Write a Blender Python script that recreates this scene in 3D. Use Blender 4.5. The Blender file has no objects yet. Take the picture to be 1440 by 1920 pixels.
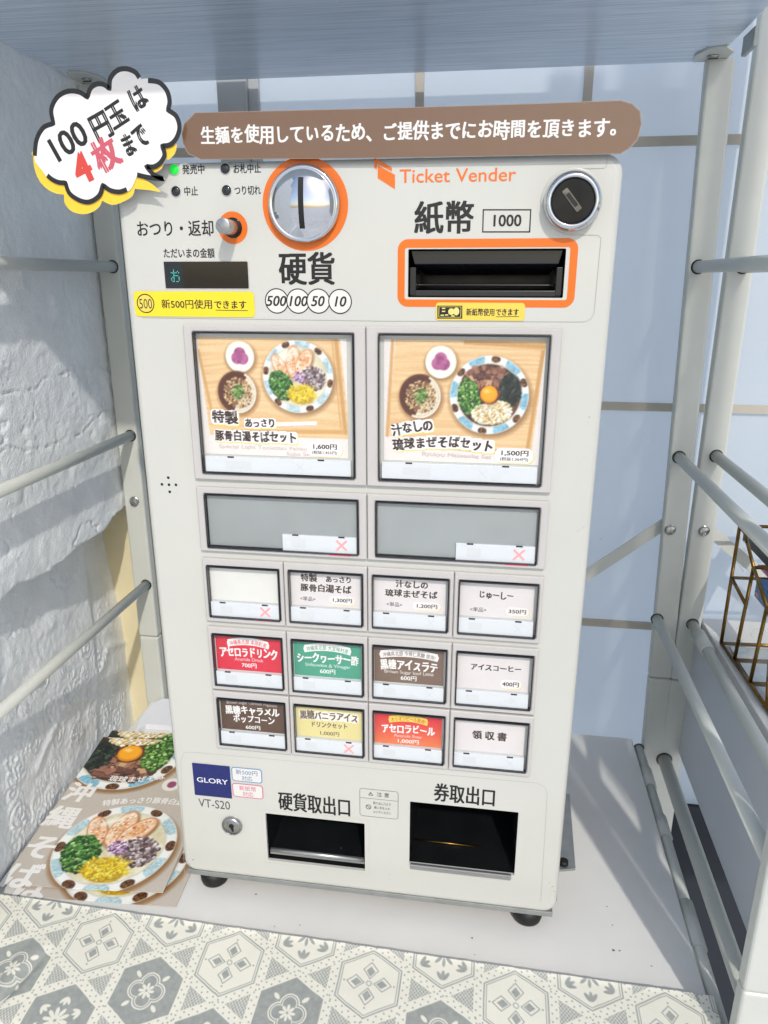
import bpy, bmesh, math, random
import numpy as np
from mathutils import Vector, Matrix, Euler

random.seed(7)
RNG = np.random.default_rng(11)
scene = bpy.context.scene
COL = scene.collection

# ------------------------------------------------------------------ camera
CAM_LOC = (0.0703832, -0.4051332, 0.4198975)
CAM_ROT = (1.2626023, -0.00071866, 0.14760088)
FPX = 1375.0
cam = bpy.data.cameras.new('camera')
cam_o = bpy.data.objects.new('camera', cam)
COL.objects.link(cam_o)
cam_o.location = CAM_LOC
cam_o.rotation_euler = CAM_ROT
cam.sensor_fit = 'VERTICAL'
cam.sensor_height = 36.0
cam.lens = FPX / 1920.0 * 36.0
cam.clip_start = 0.01
cam.clip_end = 400.0
scene.camera = cam_o

# ------------------------------------------------------------------ light
SUN = Vector((0.37, -1.08, 1.0)).normalized()      # towards the sun
world = bpy.data.worlds.new('World')
scene.world = world
world.use_nodes = True
nt = world.node_tree
sky = nt.nodes.new('ShaderNodeTexSky')
sky.sky_type = 'NISHITA'
sky.sun_disc = False
sky.sun_elevation = math.asin(SUN.z)
sky.sun_rotation = math.atan2(SUN.x, SUN.y)
sky.dust_density = 1.6
nt.links.new(sky.outputs[0], nt.nodes['Background'].inputs[0])
nt.nodes['Background'].inputs[1].default_value = 0.15
sl = bpy.data.lights.new('sun', 'SUN')
sl.energy = 2.0
sl.angle = math.radians(1.2)
sl.color = (1.0, 0.955, 0.885)
sun_o = bpy.data.objects.new('sun', sl)
COL.objects.link(sun_o)
sun_o.location = (0.5, -2, 2)
sun_o.rotation_euler = SUN.to_track_quat('Z', 'Y').to_euler()
scene.view_settings.view_transform = 'Standard'
scene.view_settings.look = 'None'
scene.view_settings.gamma = 1.0
scene.view_settings.exposure = 0.17
scene.render.engine = 'CYCLES'
scene.cycles.use_denoising = True
scene.cycles.denoiser = 'OPENIMAGEDENOISE'
scene.cycles.max_bounces = 8
scene.cycles.transparent_max_bounces = 12
scene.cycles.caustics_reflective = False

# ------------------------------------------------------------------ helpers
CR = Euler(CAM_ROT).to_matrix()


def at(x, y, ax, c):
    """point of the photograph (1440 x 1920) on the plane axis = c of the place"""
    d = CR @ Vector(((x - 720) / FPX, -(y - 960) / FPX, -1.0))
    t = (c - CAM_LOC[ax]) / d[ax]
    return Vector(CAM_LOC) + d * t


FY = 0.003          # the machine's front panel; its button bezels stand at y = 0
TZ = -0.0125        # table top


def fp(x, y, c=FY):
    p = at(x, y, 1, c)
    return p.x, p.z


def lin(c):
    return tuple((v / 255 / 12.92) if v / 255 <= .04045 else ((v / 255 + .055) / 1.055) ** 2.4 for v in c)


def linarr(a):
    a = np.clip(np.asarray(a, float) / 255, 0, 1)
    return np.where(a <= .04045, a / 12.92, ((a + .055) / 1.055) ** 2.4)


def mat(name, rgb, rough=.5, metal=0., coat=0., var=.04, scale=60., bump=0., bscale=400., spec=.5, coat_rough=.05):
    m = bpy.data.materials.new(name)
    m.use_nodes = True
    t = m.node_tree
    b = t.nodes['Principled BSDF']
    c = lin(rgb)
    tc = t.nodes.new('ShaderNodeTexCoord')
    if var > 0:
        n = t.nodes.new('ShaderNodeTexNoise')
        n.inputs['Scale'].default_value = scale
        n.inputs['Detail'].default_value = 5
        t.links.new(tc.outputs['Object'], n.inputs['Vector'])
        mr = t.nodes.new('ShaderNodeMapRange')
        mr.inputs[1].default_value = .3
        mr.inputs[2].default_value = .7
        mr.inputs[3].default_value = 1 - var
        mr.inputs[4].default_value = 1 + var
        t.links.new(n.outputs[0], mr.inputs[0])
        hs = t.nodes.new('ShaderNodeVectorMath')
        hs.operation = 'SCALE'
        hs.inputs[0].default_value = c
        t.links.new(mr.outputs[0], hs.inputs['Scale'])
        t.links.new(hs.outputs[0], b.inputs['Base Color'])
        rr = t.nodes.new('ShaderNodeMapRange')
        rr.inputs[1].default_value = .3
        rr.inputs[2].default_value = .7
        rr.inputs[3].default_value = max(rough * .85, 0)
        rr.inputs[4].default_value = min(rough * 1.15, 1)
        t.links.new(n.outputs[0], rr.inputs[0])
        t.links.new(rr.outputs[0], b.inputs['Roughness'])
    else:
        b.inputs['Base Color'].default_value = (*c, 1)
        b.inputs['Roughness'].default_value = rough
    b.inputs['Metallic'].default_value = metal
    b.inputs['Coat Weight'].default_value = coat
    b.inputs['Coat Roughness'].default_value = coat_rough
    b.inputs['Specular IOR Level'].default_value = spec
    if bump > 0:
        n2 = t.nodes.new('ShaderNodeTexNoise')
        n2.inputs['Scale'].default_value = bscale
        n2.inputs['Detail'].default_value = 4
        t.links.new(tc.outputs['Object'], n2.inputs['Vector'])
        bp = t.nodes.new('ShaderNodeBump')
        bp.inputs['Strength'].default_value = bump
        bp.inputs['Distance'].default_value = .001
        t.links.new(n2.outputs[0], bp.inputs['Height'])
        t.links.new(bp.outputs[0], b.inputs['Normal'])
    return m


def print_mat(name, rough=.4, coat=0., bump=0., bscale=300., coat_rough=.04, gain=1.0, sheen=0.):
    m = bpy.data.materials.new(name)
    m.use_nodes = True
    t = m.node_tree
    b = t.nodes['Principled BSDF']
    a = t.nodes.new('ShaderNodeAttribute')
    a.attribute_name = 'Col'
    tc = t.nodes.new('ShaderNodeTexCoord')
    n = t.nodes.new('ShaderNodeTexNoise')
    n.inputs['Scale'].default_value = 90
    t.links.new(tc.outputs['Object'], n.inputs['Vector'])
    mr = t.nodes.new('ShaderNodeMapRange')
    mr.inputs[3].default_value = gain * .965
    mr.inputs[4].default_value = gain * 1.035
    t.links.new(n.outputs[0], mr.inputs[0])
    vm = t.nodes.new('ShaderNodeVectorMath')
    vm.operation = 'SCALE'
    t.links.new(a.outputs['Color'], vm.inputs[0])
    t.links.new(mr.outputs[0], vm.inputs['Scale'])
    t.links.new(vm.outputs[0], b.inputs['Base Color'])
    b.inputs['Roughness'].default_value = rough
    b.inputs['Coat Weight'].default_value = coat
    b.inputs['Coat Roughness'].default_value = coat_rough
    if bump > 0:
        n2 = t.nodes.new('ShaderNodeTexNoise')
        n2.inputs['Scale'].default_value = bscale
        n2.inputs['Detail'].default_value = 3
        t.links.new(tc.outputs['Object'], n2.inputs['Vector'])
        bp = t.nodes.new('ShaderNodeBump')
        bp.inputs['Strength'].default_value = bump
        bp.inputs['Distance'].default_value = .001
        t.links.new(n2.outputs[0], bp.inputs['Height'])
        t.links.new(bp.outputs[0], b.inputs['Coat Normal'])
        bp2 = t.nodes.new('ShaderNodeBump')
        bp2.inputs['Strength'].default_value = bump * .6
        bp2.inputs['Distance'].default_value = .001
        t.links.new(n2.outputs[0], bp2.inputs['Height'])
        t.links.new(bp2.outputs[0], b.inputs['Normal'])
    return m


def emit_mat(name, rgb, strength):
    m = mat(name, rgb, .4, var=0)
    b = m.node_tree.nodes['Principled BSDF']
    b.inputs['Emission Color'].default_value = (*lin(rgb), 1)
    b.inputs['Emission Strength'].default_value = strength
    return m


def glass_mat(name, tint=(1, 1, 1), rough=.03, body=0.0, body_rgb=(200, 200, 200), refl=1.0):
    """clear plastic or thin glass: see-through with a Fresnel reflection, optionally a milky body"""
    m = bpy.data.materials.new(name)
    m.use_nodes = True
    t = m.node_tree
    t.nodes.remove(t.nodes['Principled BSDF'])
    out = t.nodes['Material Output']
    tr = t.nodes.new('ShaderNodeBsdfTransparent')
    tr.inputs[0].default_value = (*tint, 1)
    gl = t.nodes.new('ShaderNodeBsdfGlossy')
    gl.inputs['Roughness'].default_value = rough
    lw = t.nodes.new('ShaderNodeLayerWeight')
    lw.inputs[0].default_value = .5
    pw = t.nodes.new('ShaderNodeMath')
    pw.operation = 'POWER'
    pw.inputs[1].default_value = 4.0
    t.links.new(lw.outputs['Facing'], pw.inputs[0])
    fr = t.nodes.new('ShaderNodeMath')
    fr.operation = 'MULTIPLY_ADD'
    fr.inputs[1].default_value = .9
    fr.inputs[2].default_value = .045
    t.links.new(pw.outputs[0], fr.inputs[0])
    mx = t.nodes.new('ShaderNodeMixShader')
    mu = t.nodes.new('ShaderNodeMath')
    mu.operation = 'MULTIPLY'
    mu.inputs[1].default_value = refl
    t.links.new(fr.outputs[0], mu.inputs[0])
    t.links.new(mu.outputs[0], mx.inputs[0])
    last = tr
    if body > 0:
        df = t.nodes.new('ShaderNodeBsdfDiffuse')
        df.inputs[0].default_value = (*lin(body_rgb), 1)
        m2 = t.nodes.new('ShaderNodeMixShader')
        m2.inputs[0].default_value = body
        t.links.new(tr.outputs[0], m2.inputs[1])
        t.links.new(df.outputs[0], m2.inputs[2])
        last = m2
    t.links.new(last.outputs[0], mx.inputs[1])
    t.links.new(gl.outputs[0], mx.inputs[2])
    t.links.new(mx.outputs[0], out.inputs[0])
    return m


def thing(name, label, cat, loc=(0, 0, 0), group=None):
    o = bpy.data.objects.new(name, None)
    o.empty_display_size = .02
    COL.objects.link(o)
    o.location = loc
    return tag(o, label, cat, group)


def tag(o, label, cat, group=None):
    o['label'] = label
    o['category'] = cat
    if group:
        o['group'] = group
    return o


def link(name, me, m, parent=None, smooth=None):
    mats = m if isinstance(m, (list, tuple)) else [m]
    for k in mats:
        me.materials.append(k)
    me.name = name
    o = bpy.data.objects.new(name, me)
    COL.objects.link(o)
    if parent is not None:
        o.parent = parent
        pl = Vector((0, 0, 0))
        q = parent
        while q is not None:
            pl += q.location
            q = q.parent
        me.transform(Matrix.Translation(-pl))
    if smooth:
        me.shade_smooth()
        try:
            me.set_sharp_from_angle(angle=math.radians(smooth))
        except Exception:
            pass
    return o


def obj(name, bm, m, parent=None, bevel=0., seg=2, smooth=None):
    me = bpy.data.meshes.new(name)
    bmesh.ops.recalc_face_normals(bm, faces=bm.faces[:])
    bm.to_mesh(me)
    bm.free()
    o = link(name, me, m, parent, smooth)
    if bevel > 0:
        b = o.modifiers.new('bevel', 'BEVEL')
        b.width = bevel
        b.segments = seg
        b.limit_method = 'ANGLE'
        b.angle_limit = math.radians(40)
    return o


def box(bm, x0, x1, y0, y1, z0, z1, mi=0):
    v = [bm.verts.new(p) for p in ((x0, y0, z0), (x1, y0, z0), (x1, y1, z0), (x0, y1, z0),
                                   (x0, y0, z1), (x1, y0, z1), (x1, y1, z1), (x0, y1, z1))]
    for f in ((0, 3, 2, 1), (4, 5, 6, 7), (0, 1, 5, 4), (1, 2, 6, 5), (2, 3, 7, 6), (3, 0, 4, 7)):
        bm.faces.new([v[i] for i in f]).material_index = mi
    return v


def hexa(bm, pts, mi=0):
    v = [bm.verts.new(p) for p in pts]
    for f in ((0, 3, 2, 1), (4, 5, 6, 7), (0, 1, 5, 4), (1, 2, 6, 5), (2, 3, 7, 6), (3, 0, 4, 7)):
        bm.faces.new([v[i] for i in f]).material_index = mi


def tube(bm, pts, r, n=16, mi=0, cap=True):
    pts = [Vector(p) for p in pts]
    rs = r if isinstance(r, (list, tuple)) else [r] * len(pts)
    rings = []
    up = None
    for i, p in enumerate(pts):
        a = pts[max(i - 1, 0)]
        b = pts[min(i + 1, len(pts) - 1)]
        d = (b - a).normalized()
        if up is None:
            up = Vector((0, 0, 1)) if abs(d.z) < .9 else Vector((1, 0, 0))
        u = d.cross(up).normalized()
        w = u.cross(d).normalized()
        up = w
        rings.append([bm.verts.new(p + (u * math.cos(2 * math.pi * k / n) + w * math.sin(2 * math.pi * k / n)) * rs[i])
                      for k in range(n)])
    for a, b in zip(rings, rings[1:]):
        for k in range(n):
            f = bm.faces.new((a[k], a[(k + 1) % n], b[(k + 1) % n], b[k]))
            f.material_index = mi
            f.smooth = True
    if cap:
        bm.faces.new(rings[0][::-1]).material_index = mi
        bm.faces.new(rings[-1]).material_index = mi


def lathe(bm, cx, cz, prof, n=48, mi=0, cap0=False, cap1=True):
    """turned about an axis along -y through (cx, cz); prof = [(radius, y)]"""
    rings = []
    for r, y in prof:
        rings.append([bm.verts.new((cx + r * math.cos(2 * math.pi * k / n), y, cz + r * math.sin(2 * math.pi * k / n)))
                      for k in range(n)])
    for a, b in zip(rings, rings[1:]):
        for k in range(n):
            f = bm.faces.new((a[k], a[(k + 1) % n], b[(k + 1) % n], b[k]))
            f.material_index = mi
            f.smooth = True
    if cap0:
        bm.faces.new(rings[0]).material_index = mi
    if cap1:
        bm.faces.new(rings[-1][::-1]).material_index = mi


def lathe_z(bm, cx, cy, prof, n=40):
    rings = []
    for r, z in prof:
        rings.append([bm.verts.new((cx + r * math.cos(2 * math.pi * k / n), cy + r * math.sin(2 * math.pi * k / n), z))
                      for k in range(n)])
    for a, b in zip(rings, rings[1:]):
        for k in range(n):
            f = bm.faces.new((a[k], a[(k + 1) % n], b[(k + 1) % n], b[k]))
            f.smooth = True
    bm.faces.new(rings[0])
    bm.faces.new(rings[-1])


def rrect(x0, x1, z0, z1, r, n=6):
    pts = []
    for cx, cz, a0 in ((x1 - r, z1 - r, 0), (x0 + r, z1 - r, 90), (x0 + r, z0 + r, 180), (x1 - r, z0 + r, 270)):
        for k in range(n + 1):
            a = math.radians(a0 + 90 * k / n)
            pts.append((cx + r * math.cos(a), cz + r * math.sin(a)))
    return pts


def circ(cx, cz, r, n=40, rz=None):
    rz = r if rz is None else rz
    return [(cx + r * math.cos(2 * math.pi * k / n), cz + rz * math.sin(2 * math.pi * k / n)) for k in range(n)]


def plate(bm, loop, y0, y1, mi=0, top=None):
    """a flat plate of outline loop (x, z) from y0 (front) to y1"""
    a = [bm.verts.new((p[0], y0, p[1])) for p in loop]
    b = [bm.verts.new((p[0], y1, p[1])) for p in loop]
    bm.faces.new(a).material_index = mi if top is None else top
    bm.faces.new(b[::-1]).material_index = mi
    n = len(a)
    for k in range(n):
        bm.faces.new((a[k], b[k], b[(k + 1) % n], a[(k + 1) % n])).material_index = mi


# ------------------------------------------------------------------ lettering
GLYPH = {}


def _mesh_of(body):
    cu = bpy.data.curves.new('tmp', 'FONT')
    cu.body = body
    cu.resolution_u = 3
    o = bpy.data.objects.new('tmp', cu)
    COL.objects.link(o)
    me = bpy.data.meshes.new_from_object(o.evaluated_get(bpy.context.evaluated_depsgraph_get()))
    v = np.array([x.co[:2] for x in me.vertices], float).reshape(-1, 2)
    f = [tuple(p.vertices) for p in me.polygons]
    bpy.data.objects.remove(o)
    bpy.data.curves.remove(cu)
    bpy.data.meshes.remove(me)
    return v, f


BAR0 = _mesh_of('|')[0][:, 0].min()


def glyph(c):
    if c not in GLYPH:
        v, f = _mesh_of(c)
        adv = _mesh_of(c + '|')[0][:, 0].max() - (_mesh_of('|')[0][:, 0].max())
        if c == ' ':
            adv = .3
        if c == '\u3000':
            adv = .8
        GLYPH[c] = (v, f, adv)
    return GLYPH[c]


EMH = np.ptp(glyph('国')[0][:, 1])          # height of a full square character
CAPH = np.ptp(glyph('H')[0][:, 1])


class Print:
    """flat printed matter: coloured outlines and letters stacked a few microns apart on a plane"""
    STEP = 6e-6

    def __init__(s):
        s.V = []; s.F = []; s.C = []; s.n = 0
        s.boxes = np.zeros((0, 4)); s.lv = np.zeros(0, int)

    def _layer(s, v, pad=0.0):
        lo = v.min(0) - pad; hi = v.max(0) + pad
        l = 0
        if len(s.boxes):
            o = (s.boxes[:, 0] < hi[0]) & (s.boxes[:, 2] > lo[0]) & (s.boxes[:, 1] < hi[1]) & (s.boxes[:, 3] > lo[1])
            if o.any():
                l = s.lv[o].max() + 1
        s.boxes = np.vstack([s.boxes, [lo[0], lo[1], hi[0], hi[1]]])
        s.lv = np.append(s.lv, l)
        return l

    def add(s, v, faces, rgb):
        v = np.asarray(v, float)
        if not len(v):
            return
        l = s._layer(v)
        s.V.append(np.column_stack([v, np.full(len(v), l * s.STEP)]))
        s.F += [tuple(i + s.n for i in f) for f in faces]
        s.C.append(np.tile([*lin(rgb), 1.0], (len(v), 1)))
        s.n += len(v)

    def poly(s, pts, rgb):
        s.add(pts, [tuple(range(len(pts)))], rgb)

    def ring(s, outer, inner, rgb):
        n = len(outer)
        s.add(list(outer) + list(inner), [(k, (k + 1) % n, n + (k + 1) % n, n + k) for k in range(n)], rgb)

    def line(s, pts, w, rgb, closed=False):
        p = np.asarray(pts, float)
        n = len(p)
        nrm = []
        for i in range(n):
            a = p[(i - 1) % n] if (closed or i > 0) else p[i]
            b = p[(i + 1) % n] if (closed or i < n - 1) else p[i]
            d = b - a
            d = d / (np.hypot(*d) + 1e-12)
            nrm.append((-d[1], d[0]))
        nrm = np.array(nrm) * w / 2
        v = np.vstack([p + nrm, p - nrm])
        m = n if closed else n - 1
        s.add(v, [(k, (k + 1) % n, n + (k + 1) % n, n + k) for k in range(m)], rgb)

    def text(s, body, cx, cy, h, rgb, width=None, bold=0., shear=0., ang=0., jit=0., halo=None, latin=False,
             halo_r=.62, arc=0., gap=0.):
        """centred on (cx, cy); h = height of the characters; width squeezes or spreads the line"""
        sc = h / (CAPH if latin else EMH)
        items = []
        x = 0.
        for c in body:
            v, f, adv = glyph(c)
            items.append((c, v, f, x, adv))
            x += adv + gap
        tot = x - gap
        sx = (width / (tot * sc)) if width else 1.0
        ca, sa = math.cos(ang), math.sin(ang)
        gmid = .5 * CAPH if latin else (glyph('国')[0][:, 1].min() + EMH / 2)
        placed = []
        for c, v, f, gx, adv in items:
            if not len(v):
                continue
            mid = gx + adv / 2 - tot / 2
            ja = random.uniform(-1, 1) * jit * .09
            js = 1 + random.uniform(-1, 1) * jit * .08
            jy = random.uniform(-1, 1) * jit * .05
            q = (v - [adv / 2, gmid]) * js
            q = np.column_stack([q[:, 0] + q[:, 1] * shear, q[:, 1]])
            q = np.column_stack([q[:, 0] * math.cos(ja) - q[:, 1] * math.sin(ja),
                                 q[:, 0] * math.sin(ja) + q[:, 1] * math.cos(ja)])
            bx = mid * sc * sx
            by = jy * sc
            aa = 0.
            if arc:
                by += -arc * (2 * mid / tot) ** 2
                aa = math.atan2(-arc * 8 * mid / tot / tot, sc * sx)
            q = q * [sc * sx, sc]
            if aa:
                q = np.column_stack([q[:, 0] * math.cos(aa) - q[:, 1] * math.sin(aa),
                                     q[:, 0] * math.sin(aa) + q[:, 1] * math.cos(aa)])
            q = q + [bx, by]
            placed.append((q, f, (bx, by), adv))

        def fin(q):
            q = np.asarray(q)
            return np.column_stack([q[:, 0] * ca - q[:, 1] * sa + cx, q[:, 0] * sa + q[:, 1] * ca + cy])
        if halo:
            for hc, dx, dy, k in halo:
                for q, f, (bx, by), adv in placed:
                    r = h * halo_r * k
                    s.poly(fin(np.array(rrect(bx - r * min(sx, 1.1) * max(adv, .5) / .95, bx + r * min(sx, 1.1) * max(adv, .5) / .95, by - r, by + r, r * .45)) + [dx * h, dy * h]), hc)
        offs = [(0, 0)] if bold <= 0 else [(-bold, -bold * .6), (bold, -bold * .6), (-bold, bold * .6), (bold, bold * .6)]
        for dx, dy in offs:
            V = []; F = []; n = 0
            for q, f, _, _ in placed:
                V.append(fin(q + [dx * h, dy * h]))
                F += [tuple(i + n for i in g) for g in f]
                n += len(q)
            if V:
                s.add(np.vstack(V), F, rgb)

    def build(s, name, m, parent, place):
        """place(u, v, t) -> world point, t = metres above the surface"""
        V = np.vstack(s.V)
        P = place(V[:, 0], V[:, 1], V[:, 2])
        me = bpy.data.meshes.new(name)
        me.from_pydata(P.tolist(), [], s.F)
        ca = me.color_attributes.new('Col', 'FLOAT_COLOR', 'POINT')
        ca.data.foreach_set('color', np.vstack(s.C).ravel())
        return link(name, me, m, parent)


def on_front(y):
    return lambda u, v, t: np.column_stack([u, y - t, v])


def grid_mesh(P, C=None, name='grid'):
    """P (ny, nx, 3), C (ny, nx, 3) linear"""
    ny, nx = P.shape[:2]
    me = bpy.data.meshes.new(name)
    i = np.arange(ny * nx).reshape(ny, nx)
    f = np.stack([i[:-1, :-1], i[:-1, 1:], i[1:, 1:], i[1:, :-1]], -1).reshape(-1, 4)
    me.vertices.add(ny * nx)
    me.vertices.foreach_set('co', P.astype(np.float32).ravel())
    me.loops.add(f.size)
    me.loops.foreach_set('vertex_index', f.ravel().astype(np.int32))
    me.polygons.add(len(f))
    me.polygons.foreach_set('loop_start', np.arange(0, f.size, 4, dtype=np.int32))
    me.update(calc_edges=True)
    me.validate()
    if C is not None:
        ca = me.color_attributes.new('Col', 'FLOAT_COLOR', 'POINT')
        ca.data.foreach_set('color', np.concatenate([C, np.ones((ny, nx, 1))], -1).astype(np.float32).ravel())
    me.shade_smooth()
    return me


def vnoise(x, y, seed=0):
    r = np.random.default_rng(seed).random((256, 256))
    xi = np.floor(x).astype(int); yi = np.floor(y).astype(int)
    fx = x - xi; fy = y - yi
    fx = fx * fx * (3 - 2 * fx); fy = fy * fy * (3 - 2 * fy)
    a = r[yi % 256, xi % 256]; b = r[yi % 256, (xi + 1) % 256]
    c = r[(yi + 1) % 256, xi % 256]; d = r[(yi + 1) % 256, (xi + 1) % 256]
    return (a * (1 - fx) + b * fx) * (1 - fy) + (c * (1 - fx) + d * fx) * fy


def fbm(x, y, o=4, seed=0):
    s = 0; a = .5
    for k in range(o):
        s = s + a * vnoise(x * 2 ** k + 17 * k, y * 2 ** k + 31 * k, seed + k)
        a *= .5
    return s


def sstep(a, b, x):
    t = np.clip((x - a) / (b - a), 0, 1)
    return t * t * (3 - 2 * t)


# ------------------------------------------------------------------ materials
M_panel = mat('machine_white_paint', (196, 196, 189), .32, coat=.35, var=.015, scale=20)
M_bezel = mat('bezel_grey_plastic', (189, 186, 183), .45, var=.02)
M_dark = mat('recess_black_plastic', (17, 19, 21), .35, var=.1)
M_black = mat('black_rubber', (14, 14, 15), .55, var=.2, bump=.15)
M_edge = mat('dark_glossy_edge', (26, 30, 36), .16, var=.1, coat=.15)
M_strip = mat('label_strip_white', (214, 219, 222), .3, var=.01)
M_chrome = mat('chrome', (205, 207, 210), .06, metal=1., var=.03, scale=30)
M_steel = mat('brushed_steel', (170, 170, 168), .28, metal=1., var=.06, scale=200)
M_zinc = mat('galvanised_steel', (165, 168, 166), .42, metal=.75, var=.12, scale=90)
M_lockface = mat('dark_lock_face', (40, 40, 41), .18, metal=.85, var=.25, scale=120)
M_lens = mat('lamp_lens_black', (14, 24, 26), .12, coat=.6, var=0)
M_display = mat('display_glass', (8, 12, 17), .06, coat=.6, var=0)
M_frost = glass_mat('frosted_cover', rough=.2, body=.92, body_rgb=(158, 162, 162))
M_clear = glass_mat('clear_cover', rough=.04, refl=.75)
M_pane = glass_mat('terrarium_glass', rough=.02, refl=1.0)
M_print = print_mat('print_ink', .4, coat=.15, gain=.88)
M_card = print_mat('card_print', .5, gain=.93)
M_gloss = print_mat('laminated_print', .35, coat=.85, bump=.8, bscale=38., coat_rough=.10)
M_glossflat = print_mat('laminated_cloud_print', .35, coat=.55, bump=.45, bscale=34., coat_rough=.08)
M_flyer = print_mat('flyer_paper', .42, coat=.15)
M_white_metal = mat('white_powder_coat', (200, 202, 194), .38, var=.02, scale=40, bump=.05, bscale=900)
M_white_board = mat('white_board', (222, 216, 212), .5, var=.02, scale=30, bump=.06, bscale=500)
M_brass = mat('brass', (132, 102, 52), .3, metal=1., var=.25, scale=140)
M_red = emit_mat('red_led', (244, 150, 150), .30)
M_redbar = emit_mat('red_led_spill', (214, 60, 88), .15)
M_green = emit_mat('green_lamp', (20, 200, 60), .55)
M_dots = emit_mat('display_dots', (70, 190, 180), .7)

# ------------------------------------------------------------------ setting: ground
bm = bmesh.new()
v = [bm.verts.new(p) for p in ((-60, -60, -.82), (60, -60, -.82), (60, 60, -.82), (-60, 60, -.82))]
bm.faces.new(v)
g = obj('ground', bm, mat('pale_concrete', (234, 232, 228), .85, var=.12, scale=2.))
g['kind'] = 'structure'

# ------------------------------------------------------------------ left plaster wall (relief is real geometry)
ys = np.linspace(-.42, .262, 470)
zs = np.linspace(-.25, .70, 620)
Y, Z = np.meshgrid(ys, zs)
ledge = .193 + .012 * (fbm(Y * 30, Y * 0 + 3, 4, 5) - .5) - .02 * sstep(.02, -.2, Y) + .012 * sstep(.17, .25, Y)
up = np.zeros_like(Y)
base = -.277 - .117 * (Y + .017)                     # wall foot runs slightly askew
low = base - .004 - .010 * sstep(.05, .18, Z)
low = np.where(Y < -.02, np.maximum(low, low), low)
upx = -.284 + .004 * sstep(.26, .20, Z) * (fbm(Y * 18, Z * 18, 3, 2) - .2)
upx = upx - .018 * sstep(.246, .262, Y)
k = sstep(-.0016, .0016, Z - ledge)
X = low * (1 - k) + upx * k
# trowelled plaster
X += .0011 * (fbm(Y * 55, Z * 55, 4, 9) - .5) + .0013 * (fbm(Y * 200, Z * 200, 3, 12) - .5) * (.35 + 1.3 * fbm(Y * 14, Z * 14, 2, 33))
pit = vnoise(Y * 330, Z * 330, 71)
X -= .0010 * sstep(.86, .97, pit) * (fbm(Y * 20, Z * 20, 2, 72) > .47)
X += .0022 * np.clip(fbm(Y * 24 + 5, Z * 30, 3, 14) - .56, 0, 1) * 4 * (Z > .1)
# broken skin and cracks just above the ledge
crk = np.abs(fbm(Y * 9, Z * 22, 4, 21) - .5)
X -= .0016 * np.exp(-(crk / .006) ** 2) * (Z > .15) * (Z < .42) * sstep(.3, .0, np.abs(Z - .28))
# torn lower skin: second thin plaster edge under the ledge
e2 = .15 - .9 * (Y - .20) + .02 * (fbm(Y * 40, Z * 20, 3, 31) - .5)
X += .003 * (1 - k) * sstep(-.002, .004, (.205 - Y) + .25 * (Z - .13) + .012 * (fbm(Y * 30, Z * 30, 3, 44) - .5))
# embossed scrollwork on the lower wall
em = np.zeros_like(Y)
rr = np.random.default_rng(3)
for _ in range(150):
    cy, cz = rr.uniform(-.12, .24), rr.uniform(-.03, .115)
    R0 = rr.uniform(.004, .016)
    sub = (np.abs(Y - cy) < .022) & (np.abs(Z - cz) < .022)
    dy = Y[sub] - cy; dz = Z[sub] - cz
    d = np.hypot(dy, dz); a = np.arctan2(dz, dy)
    spiral = np.cos((d / R0 * 2.2 - a / (2 * np.pi)) * 2 * np.pi)
    em[sub] += .0009 * np.clip(spiral, 0, 1) * np.exp(-(d / R0) ** 4)
band = np.exp(-((Z - .035 - .05 * np.abs(((Y * 9) % 1) - .5)) / .004) ** 2)
em += .0016 * band
em += .0012 * np.clip(fbm(Y * 130, Z * 130, 2, 77) - .5, 0, 1) * 3
X += em * sstep(.125, .095, Z + .02 * (fbm(Y * 30, Z * 30, 3, 61) - .5)) * (1 - k)
P = np.stack([X, Y, Z], -1)
M_plaster = mat('white_plaster', (240, 243, 244), .85, var=.05, scale=35, bump=.6, bscale=600)
o = link('plaster_wall', grid_mesh(P), M_plaster)
tag(o, 'rough white plaster wall with torn ledge and embossed scrollwork on the left', 'wall')
# close the back of the wall sheet so that it has depth
bm = bmesh.new()
box(bm, -.46, -.335, -.42, .40, -.82, .9)
cw = obj('wall_core', bm, M_plaster, o)

# ------------------------------------------------------------------ back window wall: white panes and pale muntins
WY = .282
win = thing('window_wall', 'pale bluish paned window wall with thin muntins behind the rack', 'window wall', (0, WY, 0))
bm = bmesh.new()
bm.faces.new([bm.verts.new(q_) for q_ in ((-.34, WY, -.11), (1.2, WY, -.11), (1.2, WY, 1.3), (-.34, WY, 1.3))])
M_wpane = mat('translucent_pane', (222, 230, 232), .55, var=.03, scale=9, bump=.15, bscale=260)
t = M_wpane.node_tree
tl = t.nodes.new('ShaderNodeBsdfTranslucent')
tl.inputs[0].default_value = (*lin((240, 243, 247)), 1)
mxs = t.nodes.new('ShaderNodeMixShader')
mxs.inputs[0].default_value = .58
t.links.new(t.nodes['Principled BSDF'].outputs[0], mxs.inputs[1])
t.links.new(tl.outputs[0], mxs.inputs[2])
t.links.new(mxs.outputs[0], t.nodes['Material Output'].inputs[0])
obj('pane', bm, M_wpane, win)
M_munt = mat('muntin_grey_beige', (182, 175, 162), .6, var=.04)
hz = [-.122, .094, .310, .5265, .742]
vx = [-.1385, -.0015, .1350, .2715, .408, .5445, .681]
bm = bmesh.new()
for z in hz[1:]:
    box(bm, -.34, 1.2, WY - .003, WY, z - .0036, z + .0036)
obj('muntin', bm, M_munt, win)
bm = bmesh.new()
for x in vx[1:]:
    z = [-.82] + hz + [1.3]
    for a, b in zip(z, z[1:]):
        box(bm, x - .0036, x + .0036, WY - .003, WY, a + .0036 if a > -.8 else a, b - .0036 if b < 1.2 else b)
obj('muntin', bm, M_munt, win)
bm = bmesh.new()
box(bm, -.1735, -.1475, WY - .014, WY - .0035, -.82, 1.3)
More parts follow.
